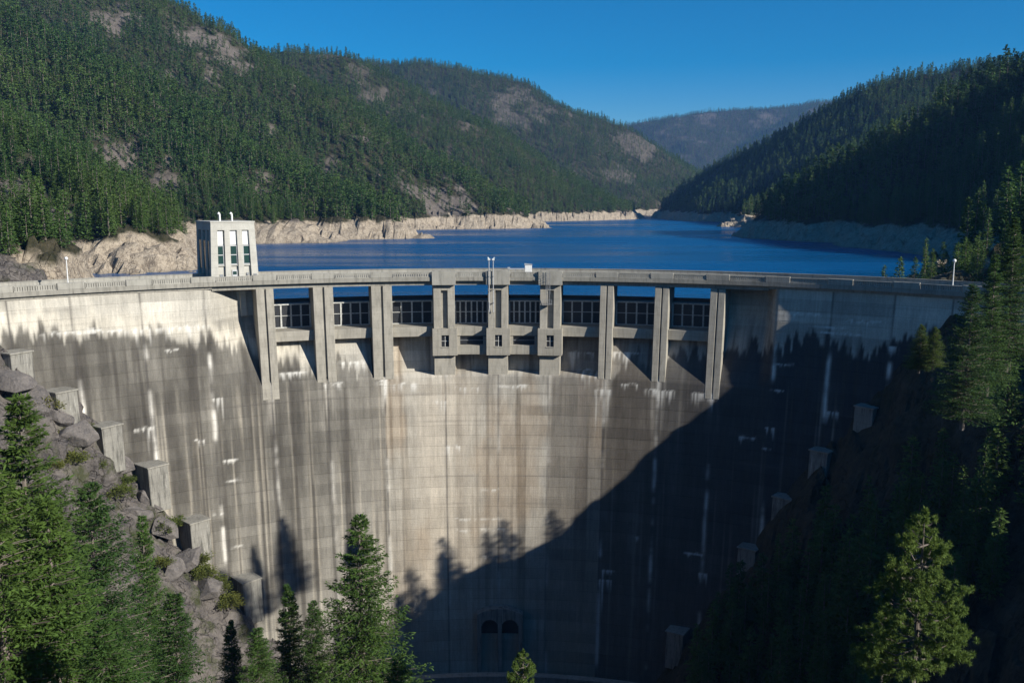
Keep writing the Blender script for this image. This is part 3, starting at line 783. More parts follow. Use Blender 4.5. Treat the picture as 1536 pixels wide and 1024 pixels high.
# ------------------------------------------------------------------ intake tower on the crest
def tower():
    c = at(353, 415, 191.5)
    rz = R_(33)
    t = empty('intake_tower', (c[0], c[1], -1.15), rz)
    tag(t, 'square pale concrete intake tower with three tall window recesses, standing behind the dam crest', 'tower')
    W = 5.1; D = 12.5; H = 12.4
    def put(mb, name, m, par=None, bv=0):
        o = mb.build(name, m, None, bevel=bv); o.parent = par or t; o.matrix_parent_inverse = Matrix(); return o
    mb = MB()
    k = .45        # batter of the walls
    # core
    mb.hexa([(-W + .6, .6, -8), (W - .6, .6, -8), (W - .6, D - .6, -8), (-W + .6, D - .6, -8)], [(-W + .6 + k, .6 + k * .3, H - .2), (W - .6 - k, .6 + k * .3, H - .2), (W - .6 - k, D - .6, H - .2), (-W + .6 + k, D - .6, H - .2)])
    # front pilasters and lintel
    def fr(x0, x1, z0, z1, y=0, d=.62):
        def xx(x, z): return x * (1 - k / W * (z + 0) / H)
        mb.hexa([(xx(x0, z0), y + k * .3 * z0 / H, z0), (xx(x1, z0), y + k * .3 * z0 / H, z0), (xx(x1, z0), y + d + .3, z0), (xx(x0, z0), y + d + .3, z0)],
                [(xx(x0, z1), y + k * .3 * z1 / H, z1), (xx(x1, z1), y + k * .3 * z1 / H, z1), (xx(x1, z1), y + d + .3, z1), (xx(x0, z1), y + d + .3, z1)])
    cols = [(-5.1, -3.55), (-2.0, -.75), (.85, 2.05), (3.6, 5.1)]
    for a, b in cols: fr(a, b, -8, 10.6)
    fr(-5.1, 5.1, 10.6, H - .2)
    # sides: pilasters
    for sx in (-1, 1):
        for y0, y1 in [(0.93, 2.0), (3.6, 4.9), (7.2, 8.4), (11, 12.5)]:
            x0 = sx * (W - .62); x1 = sx * W; a, b = min(x0, x1), max(x0, x1); s_ = k * sx
            mb.hexa([(a, y0, -8), (b, y0, -8), (b, y1, -8), (a, y1, -8)], [(a - s_, y0, 10.6), (b - s_, y0, 10.6), (b - s_, y1, 10.6), (a - s_, y1, 10.6)])
        x0 = sx * (W - .62) - k * sx; x1 = sx * W - k * sx; mb.box(min(x0, x1), max(x0, x1), .93, D, 10.6, H - .2)
    put(mb, 'tower_wall', M['tower'], bv=.04)
    mb = MB(); mb.hexa([(-W + k - .1, .03, H - .2), (W - k + .1, .03, H - .2), (W - k + .1, D + .1, H - .2), (-W + k - .1, D + .1, H - .2)], [(-W + k - .1, .03, H + .12), (W - k + .1, .03, H + .12), (W - k + .1, D + .1, H + .12), (-W + k - .1, D + .1, H + .12)])
    rf = put(mb, 'roof', M['tower'], bv=.05)
    for x in (-1.9, .7):
        mb = MB(); mb.tube((x, 3, H + .1), (x, 3, H + 1.6), .22, .2); mb.tube((x, 3, H + 1.55), (x - .35, 3, H + 1.9), .24, .26); mb.build('vent_pipe', M['white'], None).parent = t
    recs = [(-3.55, -2.0), (-.75, .85), (2.05, 3.6)]
    for i, (a, b) in enumerate(recs):
        mb = MB(); mb.box(a + .02, b - .12, .56, .70, 7.5, 10.5); put(mb, 'upper_panel', M['white'])
        mb = MB(); mb.box(a + .02, b - .12, .50, .68, 3.4, 7.4, 0)
        wn_ = put(mb, 'window', M['glass'])
        mb = MB()
        for z in (3.35, 5.35, 7.3): mb.box(a + .02, b - .12, .40, .49, z - .09, z + .09)
        for x in (a + .06, b - .18): mb.box(x - .05, x + .05, .40, .49, 3.45, 7.2)
        put(mb, 'window_frame', M['galv'], wn_)
        mb = MB(); mb.box(a - .0, b - .0, .32, .6, 3.0, 3.2); put(mb, 'window_sill', M['tower'])
    mb = MB(); mb.box(-3.1, -2.4, .5, .59, .9 - .3, 1.5 - .3); put(mb, 'wall_sign', M['steel'])
    mb = MB(); mb.box(-.5, .6, .4, .59, -.2, 2.1); d = put(mb, 'door', M['galv'])
    mb = MB(); mb.box(-.35, .45, .34, .39, 1.1, 1.8); put(mb, 'door_window', M['glass'], d)
    mb = MB(); mb.box(2.6, 3.1, .4, .59, .9, 1.4); put(mb, 'wall_lamp', M['steel'])
    mb = MB(); mb.box(4.0, 4.7, -.1, .03, .9, 1.15); put(mb, 'name_plate', M['steel'])
    for y0, y1 in [(2.0, 3.6), (4.9, 7.2), (8.4, 11)]:
        mb = MB(); mb.box(-4.62, -4.42, y0 + .1, y1 - .1, 2.2, 8.4); mb_ = put(mb, 'side_window', M['glass'])
tower()

# ------------------------------------------------------------------ lamps and equipment on the crest
def lamp(px, label, h=5.6, r=137.2, dz=-1.0, arm=False, off=0):
    th = th_at(px, 0, r - R0); p_ = arc(th, r, dz)
    o = empty('street_lamp', p_)
    tag(o, label, 'street lamp', 'lamp posts along the dam crest')
    mb = MB(); mb.tube((0, 0, 0), (0, 0, h), .13, .09); mb.tube((0, 0, 0), (0, 0, .4), .22, .2); q = mb.build('pole', M['white']); q.parent = o
    mb = MB(); mb.ball((0, 0, h + .22), .34, 12); mb.tube((0, 0, h - .08), (0, 0, h + .02), .2, .26); q = mb.build('lamp_head', M['white']); q.parent = o
    return o
lamp(102, 'white lamp post with round head near the left end of the crest', 5.4, 127.9, -.9)
lamp(1429, 'white lamp post with round head near the right end of the crest', 5.2, 127.9, -.9)
def mast(px, label, side):
    th = th_at(px, 0, -1.9); p_ = arc(th, 126.1, -9)
    o = empty('service_mast', p_); tag(o, label, 'mast', 'two service masts on the middle of the crest')
    mb = MB(); mb.tube((0, 0, 0), (0, 0, 11.6), .11, .09); q = mb.build('pole', M['galv']); q.parent = o
    mb = MB(); mb.box(-.28, .28, -.2, .2, 11.6, 12.0); mb.tube((0, 0, 12.0), (-.3 * side, 0, 12.25), .12, .16); q = mb.build('floodlight', M['white'], bevel=.03); q.parent = o
    mb = MB()
    for z in (2, 5, 8): mb.box(-.16, .16, -.14, 1.0, z, z + .12)
    q = mb.build('bracket', M['steel']); q.parent = o
mast(733.5, 'left one of the pair of thin service masts at the middle pier', 1)
mast(739.8, 'right one of the pair of thin service masts at the middle pier', -1)
# equipment cabinet on the crest
c = arc(th_at(793, 0, 1), 129.3, -.95); o = empty('equipment_cabinet', c); tag(o, 'white equipment cabinet standing on the crest right of the masts', 'cabinet')
mb = MB(); mb.box(-.9, .7, -.6, .6, .3, 2.4); q = mb.build('cabinet_body', M['white'], bevel=.05); q.parent = o
mb = MB(); mb.hexa([(-1, -.7, 2.4), (.8, -.7, 2.4), (.8, .7, 2.4), (-1, .7, 2.4)], [(-1, -.7, 2.7), (.8, -.7, 2.5), (.8, .7, 2.5), (-1, .7, 2.7)]); q = mb.build('lid', M['galv']); q.parent = o
mb = MB()
for x in (-.8, .6):
    for y in (-.5, .5): mb.tube((x, y, 0), (x, y, .3), .07)
q = mb.build('feet', M['steel']); q.parent = o
c = arc(th_at(776, 0, 1), 127.9, .02); o = empty('hoist_rail', c); tag(o, 'low grey metal hoist frame lying on the crest beside the white cabinet', 'hoist frame')
mb = MB(); mb.box(-2.2, 1.6, -.3, .3, .45, .65); mb.box(-2.2, -1.6, -.35, .35, .65, .95); q = mb.build('beam', M['galv'], bevel=.03); q.parent = o
for x in (-1.9, -.4, 1.3):
    mb = MB(); mb.box(x - .08, x + .08, -.2, .2, 0, .45); q = mb.build('leg', M['steel']); q.parent = o
# access ladder cage on the right centre pier
t0 = th_at(816, -6); t1 = th_at(829, -6)
c = arc((t0 + t1) / 2, 126.2, -8.2); o = empty('access_ladder', c, -(t0 + t1) / 2); tag(o, 'grey steel ladder and platform fixed to the third centre pier', 'ladder')
mb = MB(); mb.box(-1.3, .9, -.9, .25, 1.0, 1.12); mb.box(-1.3, .9, -.95, -.85, 2.0, 2.08); mb.box(-1.3, .9, -.95, -.85, 1.5, 1.56)
for x in (-1.3, -.2, .85): mb.tube((x, -.9, 1.0), (x, -.9, 2.1), .05)
q = mb.build('platform', M['steel']); q.parent = o
mb = MB()
for x in (-.3, .3): mb.tube((x, -.3, 1.1), (x, -.3, 8.6), .05)
for k_ in range(18): mb.tube((-.3, -.3, 1.4 + k_ * .4), (.3, -.3, 1.4 + k_ * .4), .03)
q = mb.build('ladder_rungs', M['steel']); q.parent = o
mb = MB()
for k_ in range(5):
    z = 3.5 + k_ * 1.1
    for a_, b_ in (((-.5, -.3), (-.5, -1.0)), ((-.5, -1.0), (.5, -1.0)), ((.5, -1.0), (.5, -.3))): mb.tube((*a_, z), (*b_, z), .04)
for x in (-.5, 0, .5): mb.tube((x, -1.0, 3.5), (x, -1.0, 7.9), .03)
q = mb.build('safety_cage', M['steel']); q.parent = o

# ------------------------------------------------------------------ trees
def sprays(P, D, L, W, rs, droop=.15):
    """diamond shaped needle sprays at points P, pointing along D"""
    n_ = len(P)
    D = D + rs.normal(0, .38, D.shape); D[:, 2] -= droop; D /= np.linalg.norm(D, axis=1)[:, None] + 1e-9
    s_ = np.cross(D, rs.normal(0, 1, D.shape) * [.5, .5, 1.2] + [0, 0, .8]); s_ /= np.linalg.norm(s_, axis=1)[:, None] + 1e-9
    L = L * rs.uniform(.6, 1.3, (n_, 1)); W = W * rs.uniform(.6, 1.3, (n_, 1))
    a = P; b = P + D * L * .45 + s_ * W / 2; c = P + D * L; d = P + D * L * .45 - s_ * W / 2
    return np.stack([a, b, c, d], 1).reshape(-1, 3)
def conifer(name, H, Rm, whorls, per, spb, L, W, seed, mats, zlo=.06, power=.8, limbs=True, shape=None, sparse=0):
    rs = np.random.RandomState(seed)
    vs = []
    lb = MB()
    lean = rs.normal(0, .012, 2)
    side = rs.uniform(0, 6.28)
    for i in range(whorls):
        f = zlo + (1 - zlo) * (i + rs.uniform(-.3, .3)) / whorls; f = min(max(f, zlo), .985)
        z = f * H
        env = Rm * (1 - f) ** power
        if shape: env *= shape(f)
        k = max(3, int(per * (.55 + .45 * (1 - f)) + rs.uniform(-.5, .5)))
        for j in range(k):
            if rs.rand() < sparse: continue
            an = rs.uniform(0, 6.283)
            l = env * rs.uniform(.62, 1.12) * (1 + .12 * math.cos(an - side)) + .12
            up = rs.uniform(-.05, .22) + .35 * f
            t = np.linspace(.10, 1, max(3, int(spb * (.35 + .65 * l / Rm))))
            dr = -.30 * t ** 1.0 * (1 - f) + .18 * t ** 2.5
            bx = np.cos(an) * l * t + lean[0] * z; by = np.sin(an) * l * t + lean[1] * z; bz = z + l * (up * t * .6 + dr * .75)
            B = np.stack([bx, by, bz], 1)
            D = np.tile([np.cos(an), np.sin(an), up * .3], (len(t), 1)); Sd = np.tile([-np.sin(an), np.cos(an), 0], (len(t), 1))
            wd = (.26 * l * (1 - t) ** .7 + .07 * l)[:, None]
            sgn = rs.choice([-1, 1], len(t))[:, None]
            q = B + Sd * sgn * wd * rs.uniform(0, 1, (len(t), 1)); q[:, 2] -= rs.uniform(0, .05, len(t)) * l
            vs.append(sprays(q, D * .75 + Sd * sgn * .7, L, W, rs))
            if limbs and l > .5: lb.tube((lean[0] * z, lean[1] * z, z), tuple(B[int(len(t) * .75)]), .045 * (H / 16) * (1 - f * .7), .012, n=3, cap=False)
    # leader
    q = np.stack([np.full(14, lean[0] * H), np.full(14, lean[1] * H), np.linspace(H * .93, H * .995, 14)], 1)
    a = rs.uniform(0, 6.28, 14); vs.append(sprays(q, np.stack([np.cos(a), np.sin(a), np.full(14, 1.2)], 1), L * .8, W * .7, rs, 0))
    V = np.concatenate(vs); Fq = np.arange(len(V)).reshape(-1, 4)
    crown = mesh_np(name + ' crown', V, Fq, mats[:1])
    for k in range(6):
        f0 = k / 6; f1 = (k + 1) / 6; r = H * .014 + .03
        lb.tube((lean[0] * H * f0, lean[1] * H * f0, H * f0 * .98 - (.8 if k == 0 else 0)), (lean[0] * H * f1, lean[1] * H * f1, H * f1 * .98), r * (1 - f0) + .02, r * (1 - f1) + .02, n=6, cap=False)
    trunk = bpy.data.meshes.new(name + ' trunk'); trunk.from_pydata(lb.v, [], lb.f); trunk.materials.append(mats[1])
    return crown, trunk
def joined(name, crown, trunk, trunkn=4):
    """small far tree: one mesh"""
    def arr(me, k):
        v = np.empty(len(me.vertices) * 3, np.float32); me.vertices.foreach_get('co', v)
        f = np.array([tuple(p_.vertices) for p_ in me.polygons if len(p_.vertices) == k], np.int32)
        return v.reshape(-1, 3), f
    v1, f1_ = arr(crown, 4); v2, f2_ = arr(trunk, 4)
    return mesh_np(name, np.vstack([v1, v2]), np.vstack([f1_, f2_ + len(v1)]), [M['needle'], M['bark']], [0] * len(f1_) + [1] * len(f2_))

MID = []; MIDP = []
for s_ in range(6):
    H_ = [14, 15.5, 13, 16.5, 12, 14.5][s_]; rm = [2.3, 2.1, 2.5, 2.4, 2.0, 2.6][s_]
    c_, t_ = conifer('mid', H_, rm, 30, 8, 8, .78, .34, 100 + s_, (M['needle'], M['bark']), limbs=False, zlo=.05 + .02 * (s_ % 3), power=[.75, .9, .7, .85, .8, .65][s_])
    MID.append(joined('conifer_tree', c_, t_)); MIDP.append((c_, t_))
FAR = []
for s_ in range(4):
    c_, t_ = conifer('far', [14, 16, 13, 15][s_], [2.5, 2.3, 2.6, 2.4][s_], 15, 6, 4, 1.5, .8, 200 + s_, (M['needle'], M['bark']), limbs=False)
    FAR.append(joined('far tree', c_, t_))

rs = np.random.RandomState(3)
def band(y0, y1, s_, wide=1.22):
    xm = .5775 * y1 * wide + 20
    xs = np.arange(-xm, xm, s_); ys = np.arange(y0, y1, s_)
    x, y = np.meshgrid(xs, ys); x = x.ravel() + rs.uniform(-.48, .48, x.size) * s_; y = y.ravel() + rs.uniform(-.48, .48, y.size) * s_
    k = np.abs(x) < .5775 * y * wide + 20
    return x[k], y[k]
pts = []
for y0, y1, s_ in [(60, 420, 4.5), (420, 800, 5.3), (800, 1400, 6.8), (1400, 2700, 9.0), (2700, 5700, 17)]:
    x, y = band(y0, y1, s_); pts.append(np.stack([x, y, np.full(x.size, s_)], 1))
gx_, gy_ = np.meshgrid(np.arange(28, 100, 3.1), np.arange(108, 168, 3.1)); pts.append(np.stack([gx_.ravel() + rs.uniform(-1.4, 1.4, gx_.size), gy_.ravel() + rs.uniform(-1.4, 1.4, gx_.size), np.full(gx_.size, 3.1)], 1))
pts = np.concatenate(pts)
x, y = pts[:, 0], pts[:, 1]; z = terr(x, y)
bm_ = bare(x, y, z)
dist = np.hypot(x, y)
dens = 1.0 - .50 * bm_
e1 = terr(x + 2, y) - z; slope = np.hypot(e1, terr(x, y + 2) - z) / 2
ok = (rs.rand(x.size) < dens) & (z > 2.6 + fbm(x / 20, y / 20, 88) * 2.5)
# gorge: trees also below the crest, but not on the dam, the bare left rock wall or in the river bed
gorge = (y < 200) & (z < 8)
rad = np.hypot(x - AX, y - AY)
okg = gorge & (z > -84) & ~((rad > 104) & (rad < 141) & (y > 60)) & (x > 24) & (slope < 3.2)
okg &= ~((x > 66) & (y < 160) & (rs.rand(x.size) < .8)) & (y > 110) & ~((x < 46) & (y < 128))
thin = rs.rand(x.size) < .97
ok = np.where(gorge, okg & thin & (y > 74), ok & ~((y < 200) & (rad < 141) & (x < 0)) & (y > 74))
ok &= (rad > 143) | (y < 165)
x, y, z, s_, dist, bmv = x[ok], y[ok], z[ok], pts[ok, 2], dist[ok], bm_[ok]
def visible(x, y, z, tol):
    v_ = np.ones(x.size, bool); top = z + 14
    for t in np.concatenate([np.linspace(.08, .9, 26), np.linspace(.91, .985, 8)]):
        hx = x * t; hy = y * t; hz = CAMZ + (top - CAMZ) * t
        v_ &= terr(hx, hy) < hz + tol * t
    return v_
v_ = visible(x, y, z, 10)
x, y, z, s_, dist, bmv = x[v_], y[v_], z[v_], s_[v_], dist[v_], bmv[v_]
sc = (.62 + .62 * rs.rand(x.size) ** 1.2) * (1.08 + .25 * fbm(x / 25, y / 25, 99)) * np.where(s_ > 15, 1.25, 1.0) * np.where(bmv > .3, .6, 1) * np.where(dist > 1000, .92, 1)
sc *= np.where((y < 200) & (x > 0), np.where(z > -22, .55, .9), 1)
rot = rs.uniform(0, 6.28, x.size)
# the 300 that show largest become individuals
px = 768 + F * x / y; infr = (np.abs(px - 768) < 790) & visible(x, y, z, 0)
py_ = 305 - F * (z + 12 - CAMZ) / y
infr &= (py_ < 1010)
size = np.where(infr, sc / dist, 0)
order = np.argsort(-size); ind = order[:268]; rest = order[268:]
def region(x_, y_, z_):
    p_ = 768 + F * x_ / y_; q_ = 305 - F * (z_ + 6 - CAMZ) / y_
    if x_ > 0 and y_ < 200:
        if q_ < 520: w_ = 'shaded conifer on the right gorge rim beside the end of the dam crest'
        elif p_ < 1180: w_ = 'shaded conifer beside the lowest thrust blocks of the right abutment'
        elif q_ < 740: w_ = 'shaded conifer on the steep right gorge wall below the rim'
        else: w_ = 'shaded conifer low on the right gorge wall around the sunlit young pine'
        return (w_, 'conifers on the right gorge wall')
    if x_ > 0:
        if q_ > 330: return ('dark conifer at the foot of the right slope just above the pale bank', 'conifers on the right lakeside slope')
        return ('dark conifer high on the shaded slope right of the lake', 'conifers on the right lakeside slope')
    h_ = 'just above the pale bare bank' if z_ < 16 else ('on the lower hillside' if z_ < 45 else 'higher on the hillside')
    if p_ < 110: return ('sunlit conifer ' + h_ + ' above the left end of the dam crest', 'conifers above the left end of the crest')
    if p_ < 290: return ('sunlit conifer ' + h_ + ' between the left lamp post and intake tower', 'conifers left of the intake tower')
    if p_ < 400: return ('sunlit conifer ' + h_ + ' directly behind the intake tower', 'conifers behind the intake tower')
    return ('sunlit conifer ' + h_ + ' right of the intake tower', 'conifers right of the intake tower')
for q, i in enumerate(ind):
    wh = int(rs.randint(6)); near_ = y[i] < 260
    o = bpy.data.objects.new('conifer_tree', None if near_ else MID[wh]); COL.objects.link(o)
    if near_:
        for nm, me_ in zip(('crown', 'trunk'), MIDP[wh]):
            ch = bpy.data.objects.new(nm, me_); COL.objects.link(ch); ch.parent = o
    o.location = (x[i], y[i], z[i] - .5); o.rotation_euler = (0, 0, rot[i]); k_ = sc[i]; o.scale = (k_ * rs.uniform(.9, 1.15), k_ * rs.uniform(.9, 1.15), k_)
    l_, g_ = region(x[i], y[i], z[i]); tag(o, l_, 'tree', g_)
print('TREES', len(x), 'individuals', len(ind))

# the rest of the forest: one object
Vp = np.stack([x[rest], y[rest], z[rest] - .5], 1)
me = bpy.data.meshes.new('forest'); me.vertices.add(len(Vp)); me.vertices.foreach_set('co', Vp.astype(np.float32).ravel())
far_ = dist[rest] > 620
kind_ = np.where(far_, 6 + rs.randint(0, 4, len(rest)), rs.randint(0, 6, len(rest))).astype(np.int32)
me.attributes.new('kind', 'INT', 'POINT').data.foreach_set('value', kind_)
me.attributes.new('size', 'FLOAT', 'POINT').data.foreach_set('value', sc[rest].astype(np.float32))
me.attributes.new('turn', 'FLOAT', 'POINT').data.foreach_set('value', rot[rest].astype(np.float32))
forest = bpy.data.objects.new('forest', me); COL.objects.link(forest); tag(forest, 'dense conifer forest covering the hills round the lake', None, None, 'stuff')
ng = bpy.data.node_groups.new('forest', 'GeometryNodeTree')
ng.interface.new_socket('Geometry', in_out='INPUT', socket_type='NodeSocketGeometry'); ng.interface.new_socket('Geometry', in_out='OUTPUT', socket_type='NodeSocketGeometry')
gi = ng.nodes.new('NodeGroupInput'); go = ng.nodes.new('NodeGroupOutput')
iop = ng.nodes.new('GeometryNodeInstanceOnPoints'); m2p = ng.nodes.new('GeometryNodeMeshToPoints')
ng.links.new(gi.outputs[0], m2p.inputs['Mesh'])
def attr(nm, ty):
    a = ng.nodes.new('GeometryNodeInputNamedAttribute'); a.data_type = ty; a.inputs['Name'].default_value = nm
    return [o for o in a.outputs if o.enabled and o.name == 'Attribute'][0]
# sources: plain tree meshes kept on real trees of the scene
SRC = []
for i, me_ in enumerate(MID + FAR):
    src = None
    for o in COL.objects:
        if o.data is me_: src = o; break
    if src is None:
        q = int(rest[i]); src = bpy.data.objects.new('conifer_tree', me_); COL.objects.link(src)
        j = int([k for k in rest if dist[k] > 650 and infr[k]][i * 7])
        src.location = (x[j], y[j], z[j] - .5); src.scale = (sc[j],) * 3
        l_, g_ = region(x[j], y[j], z[j]); tag(src, l_, 'tree', g_)
    SRC.append(src)
gts = []
for src in SRC:
    oi = ng.nodes.new('GeometryNodeObjectInfo'); oi.transform_space = 'ORIGINAL'; oi.inputs['Object'].default_value = src; oi.inputs['As Instance'].default_value = True
    gts.append(oi.outputs['Geometry'])
cur = None
gi2 = ng.nodes.new('GeometryNodeJoinGeometry')
for gsk in reversed(gts): ng.links.new(gsk, gi2.inputs[0])
ng.links.new(m2p.outputs[0], iop.inputs['Points']); ng.links.new(gi2.outputs[0], iop.inputs['Instance'])
iop.inputs['Pick Instance'].default_value = True
ng.links.new(attr('kind', 'INT'), iop.inputs['Instance Index']); ng.links.new(attr('size', 'FLOAT'), iop.inputs['Scale'])
cx_ = ng.nodes.new('ShaderNodeCombineXYZ'); ng.links.new(attr('turn', 'FLOAT'), cx_.inputs[2])
ng.links.new(cx_.outputs[0], iop.inputs['Rotation'])
ng.links.new(iop.outputs[0], go.inputs[0])
md = forest.modifiers.new('forest', 'NODES'); md.node_group = ng

# ---- near trees, each with trunk and crown
NEAR = [conifer('near a', 20, 4.6, 70, 11, 110, .27, .085, 1, (M['needle_near'], M['bark']), power=.82),
        conifer('near b', 20, 5.2, 68, 11, 110, .28, .088, 2, (M['needle_near'], M['bark']), power=.7),
        conifer('near d', 20, 5.9, 50, 10, 120, .33, .11, 9, (M['needle_near'], M['bark']), power=.85, sparse=.05),
        conifer('near c', 20, 4.0, 66, 11, 100, .27, .085, 3, (M['needle_near'], M['bark']), power=.9)]
def near_tree(px, py, Y, H, which, label, wide=1.0, name='conifer_tree', group='trees in the foreground', rz=None):
    """top at px, py and distance Y, height H"""
    X_, Y_, Z_ = at(px, py, Y)
    o = empty(name, (X_, Y_, Z_ - H), rs.uniform(0, 6.28) if rz is None else rz); s1 = H / 20
    o.scale = (s1 * wide, s1 * wide, s1)
    c_, t_ = which
    a = bpy.data.objects.new('crown', c_); COL.objects.link(a); a.parent = o
    b = bpy.data.objects.new('trunk', t_); COL.objects.link(b); b.parent = o
    if px > 1430: a.material_slots[0].link = 'OBJECT'; a.material_slots[0].material = M['needle']  # needle colour swapped on right edge crowns, meant as shade
    tag(o, label, 'tree', group); return o
near_tree(537, 770, 82, 24, NEAR[2], 'tall spruce standing alone before the dam, tallest of the bottom middle trees', 1.12)
near_tree(428, 872, 84, 20, NEAR[3], 'pointed spruce just left of the tall lone spruce', 1.05)
near_tree(468, 900, 80, 16, NEAR[1], 'short spruce squeezed between two spruces at the bottom middle', .9)
near_tree(595, 985, 66, 14, NEAR[1], 'low bushy spruce at the right foot of the tall lone spruce', 1.1)
near_tree(385, 940, 78, 15, NEAR[1], 'low dark spruce below the lowest left thrust block', 1.1)
near_tree(345, 930, 88, 18, NEAR[3], 'slim dark spruce in front of the lowest left rocks')
near_tree(262, 885, 66, 19, NEAR[1], 'bright green spruce right of the broad spruce at lower left', .95)
near_tree(205, 770, 92, 30, NEAR[3], 'narrow spruce tip behind the broad spruce at lower left', .8)
near_tree(130, 722, 74, 30, NEAR[1], 'broad full spruce in front of the left rock wall', 1.0)
near_tree(12, 590, 58, 30, NEAR[0], 'large bright spruce cut by the left edge of the photo', 1.15)
near_tree(62, 735, 52, 24, NEAR[3], 'leafy green conifer low at the left edge below the rocks', 1.25)
near_tree(-20, 700, 50, 26, NEAR[1], 'conifer mostly hidden behind the left edge of the photo', 1.1)
near_tree(150, 930, 46, 15, NEAR[1], 'dark low conifer at the bottom left before the broad spruce', 1.2)
near_tree(1460, 425, 104, 17, NEAR[1], 'sunlit spruce rising above the right end of the crest wall', 1.05)
near_tree(1497, 380, 108, 17, NEAR[3], 'spruce with bright tip beside the right end of the crest', 1.1)
near_tree(1528, 325, 112, 19, NEAR[0], 'tall spruce cut by the right edge above the dam crest', 1.1)
#near_tree(1531, 470, 98, 18, NEAR[1], 'dark spruce low at the right edge below the crest', 1.1)
#near_tree(1500, 560, 88, 16, NEAR[0], 'shaded spruce on the right gorge wall under the sunlit spruce', 1.1)
near_tree(1383, 486, 128, 7, NEAR[1], 'small round topped young spruce on the right gorge rim', 1.4)
near_tree(1403, 490, 126, 6, NEAR[1], 'yellowish young spruce beside the small round topped one', 1.4)

RIM = conifer('rim', 14, 2.9, 24, 8, 8, .9, .4, 77, (M['needle'], M['bark']))
for i, (x_, y_, h_) in enumerate([(77, 142, 11), (79, 138, 8), (76, 133, 12), (80, 130, 9), (77, 126, 13), (81, 121, 10), (78, 148, 7)]):
    o = empty('conifer_tree', (x_, y_, float(terr(np.array([x_ * 1.]), np.array([y_ * 1.]))[0]) - .4), i); o.scale = (h_ / 14 * 1.15,) * 2 + (h_ / 14,)
    for nm, me_ in zip(('crown', 'trunk'), RIM):
        a = bpy.data.objects.new(nm, me_); COL.objects.link(a); a.parent = o
    tag(o, 'dark conifer in the loose row along the edge of the right gorge wall', 'tree', 'row of conifers on the right gorge edge')
# pine with tufts of long needles
def pine(name, H, Rm, seed):
    rs_ = np.random.RandomState(seed); vs = []; lb = MB(); nw = 15
    for i in range(nw):
        f = .12 + .86 * i / nw; z = f * H; env = Rm * (1 - f) ** .62 * (.85 + .3 * rs_.rand())
        for j in range(7 if f < .8 else 4):
            an = rs_.uniform(0, 6.283); l = env * rs_.uniform(.65, 1.05) + .15
            tip = np.array([math.cos(an) * l, math.sin(an) * l, z + l * (.05 + .55 * f)])
            mid_ = np.array([math.cos(an) * l * .55, math.sin(an) * l * .55, z - .02 * l])
            lb.tube((0, 0, z), tuple(mid_), .06, .04, n=4, cap=False); lb.tube(tuple(mid_), tuple(tip), .04, .015, n=4, cap=False)
            cl = [tip]
            for q in range(max(2, int(l * 5.0))):
                t = rs_.uniform(.3, 1); b = (mid_ * (1 - t) * 1.0 + tip * t) if t > .4 else mid_ * (t / .4)
                cl.append(b + rs_.normal(0, .20 * l * .5 + .08, 3) * [1, 1, .7] + [0, 0, .1])
            for c_ in cl:
                k = 70; D = rs_.normal(0, 1, (k, 3)) + [0, 0, .45]; D /= np.linalg.norm(D, axis=1)[:, None]
                s2 = np.cross(D, rs_.normal(0, 1, (k, 3))); s2 /= np.linalg.norm(s2, axis=1)[:, None]
                L = rs_.uniform(.18, .32, (k, 1)); W = .016
                P = np.tile(c_, (k, 1)); vs.append(np.stack([P, P + D * L * .5 + s2 * W, P + D * L, P + D * L * .5 - s2 * W], 1).reshape(-1, 3))
    for q in range(10):
        k = 44; D = rs_.normal(0, 1, (k, 3)) + [0, 0, .7]; D /= np.linalg.norm(D, axis=1)[:, None]; s2 = np.cross(D, rs_.normal(0, 1, (k, 3))); s2 /= np.linalg.norm(s2, axis=1)[:, None]
        P = np.tile([0, 0, H * (.93 + .007 * q)], (k, 1)) + rs_.normal(0, .06, (k, 3)); vs.append(np.stack([P, P + D * .13 + s2 * .04, P + D * .27, P + D * .13 - s2 * .04], 1).reshape(-1, 3))
    V = np.concatenate(vs)
    lb.tube((0, 0, -.8), (0, 0, H * .5), .2, .12, n=8, cap=False); lb.tube((0, 0, H * .5), (0, 0, H * .98), .12, .02, n=6, cap=False)
    tr = bpy.data.meshes.new(name + ' trunk'); tr.from_pydata(lb.v, [], lb.f); tr.materials.append(M['bark'])
    return mesh_np(name + ' crown', V, np.arange(len(V)).reshape(-1, 4), [M['pine']]), tr
PN = pine('pine', 20 * .5, 3.3, 5)
def pine_tree(px, py, Y, H, label, wide=1):
    X_, Y_, Z_ = at(px, py, Y); o = empty('pine_tree', (X_, Y_, Z_ - H), 1.0); s1 = H / 10; o.scale = (s1 * wide, s1 * wide, s1)
    for nm, me_ in (('crown', PN[0]), ('trunk', PN[1])):
        a = bpy.data.objects.new(nm, me_); COL.objects.link(a); a.parent = o
    tag(o, label, 'tree', 'young pines in the foreground')
pine_tree(1388, 765, 46, 10.5, 'bright sunlit young pine against the dark right slope', .85)
pine_tree(785, 975, 44, 5, 'tip of a small pine at the bottom centre edge', .8)
pine_tree(1330, 905, 52, 5, 'small low pine left of the bright sunlit pine', .9)

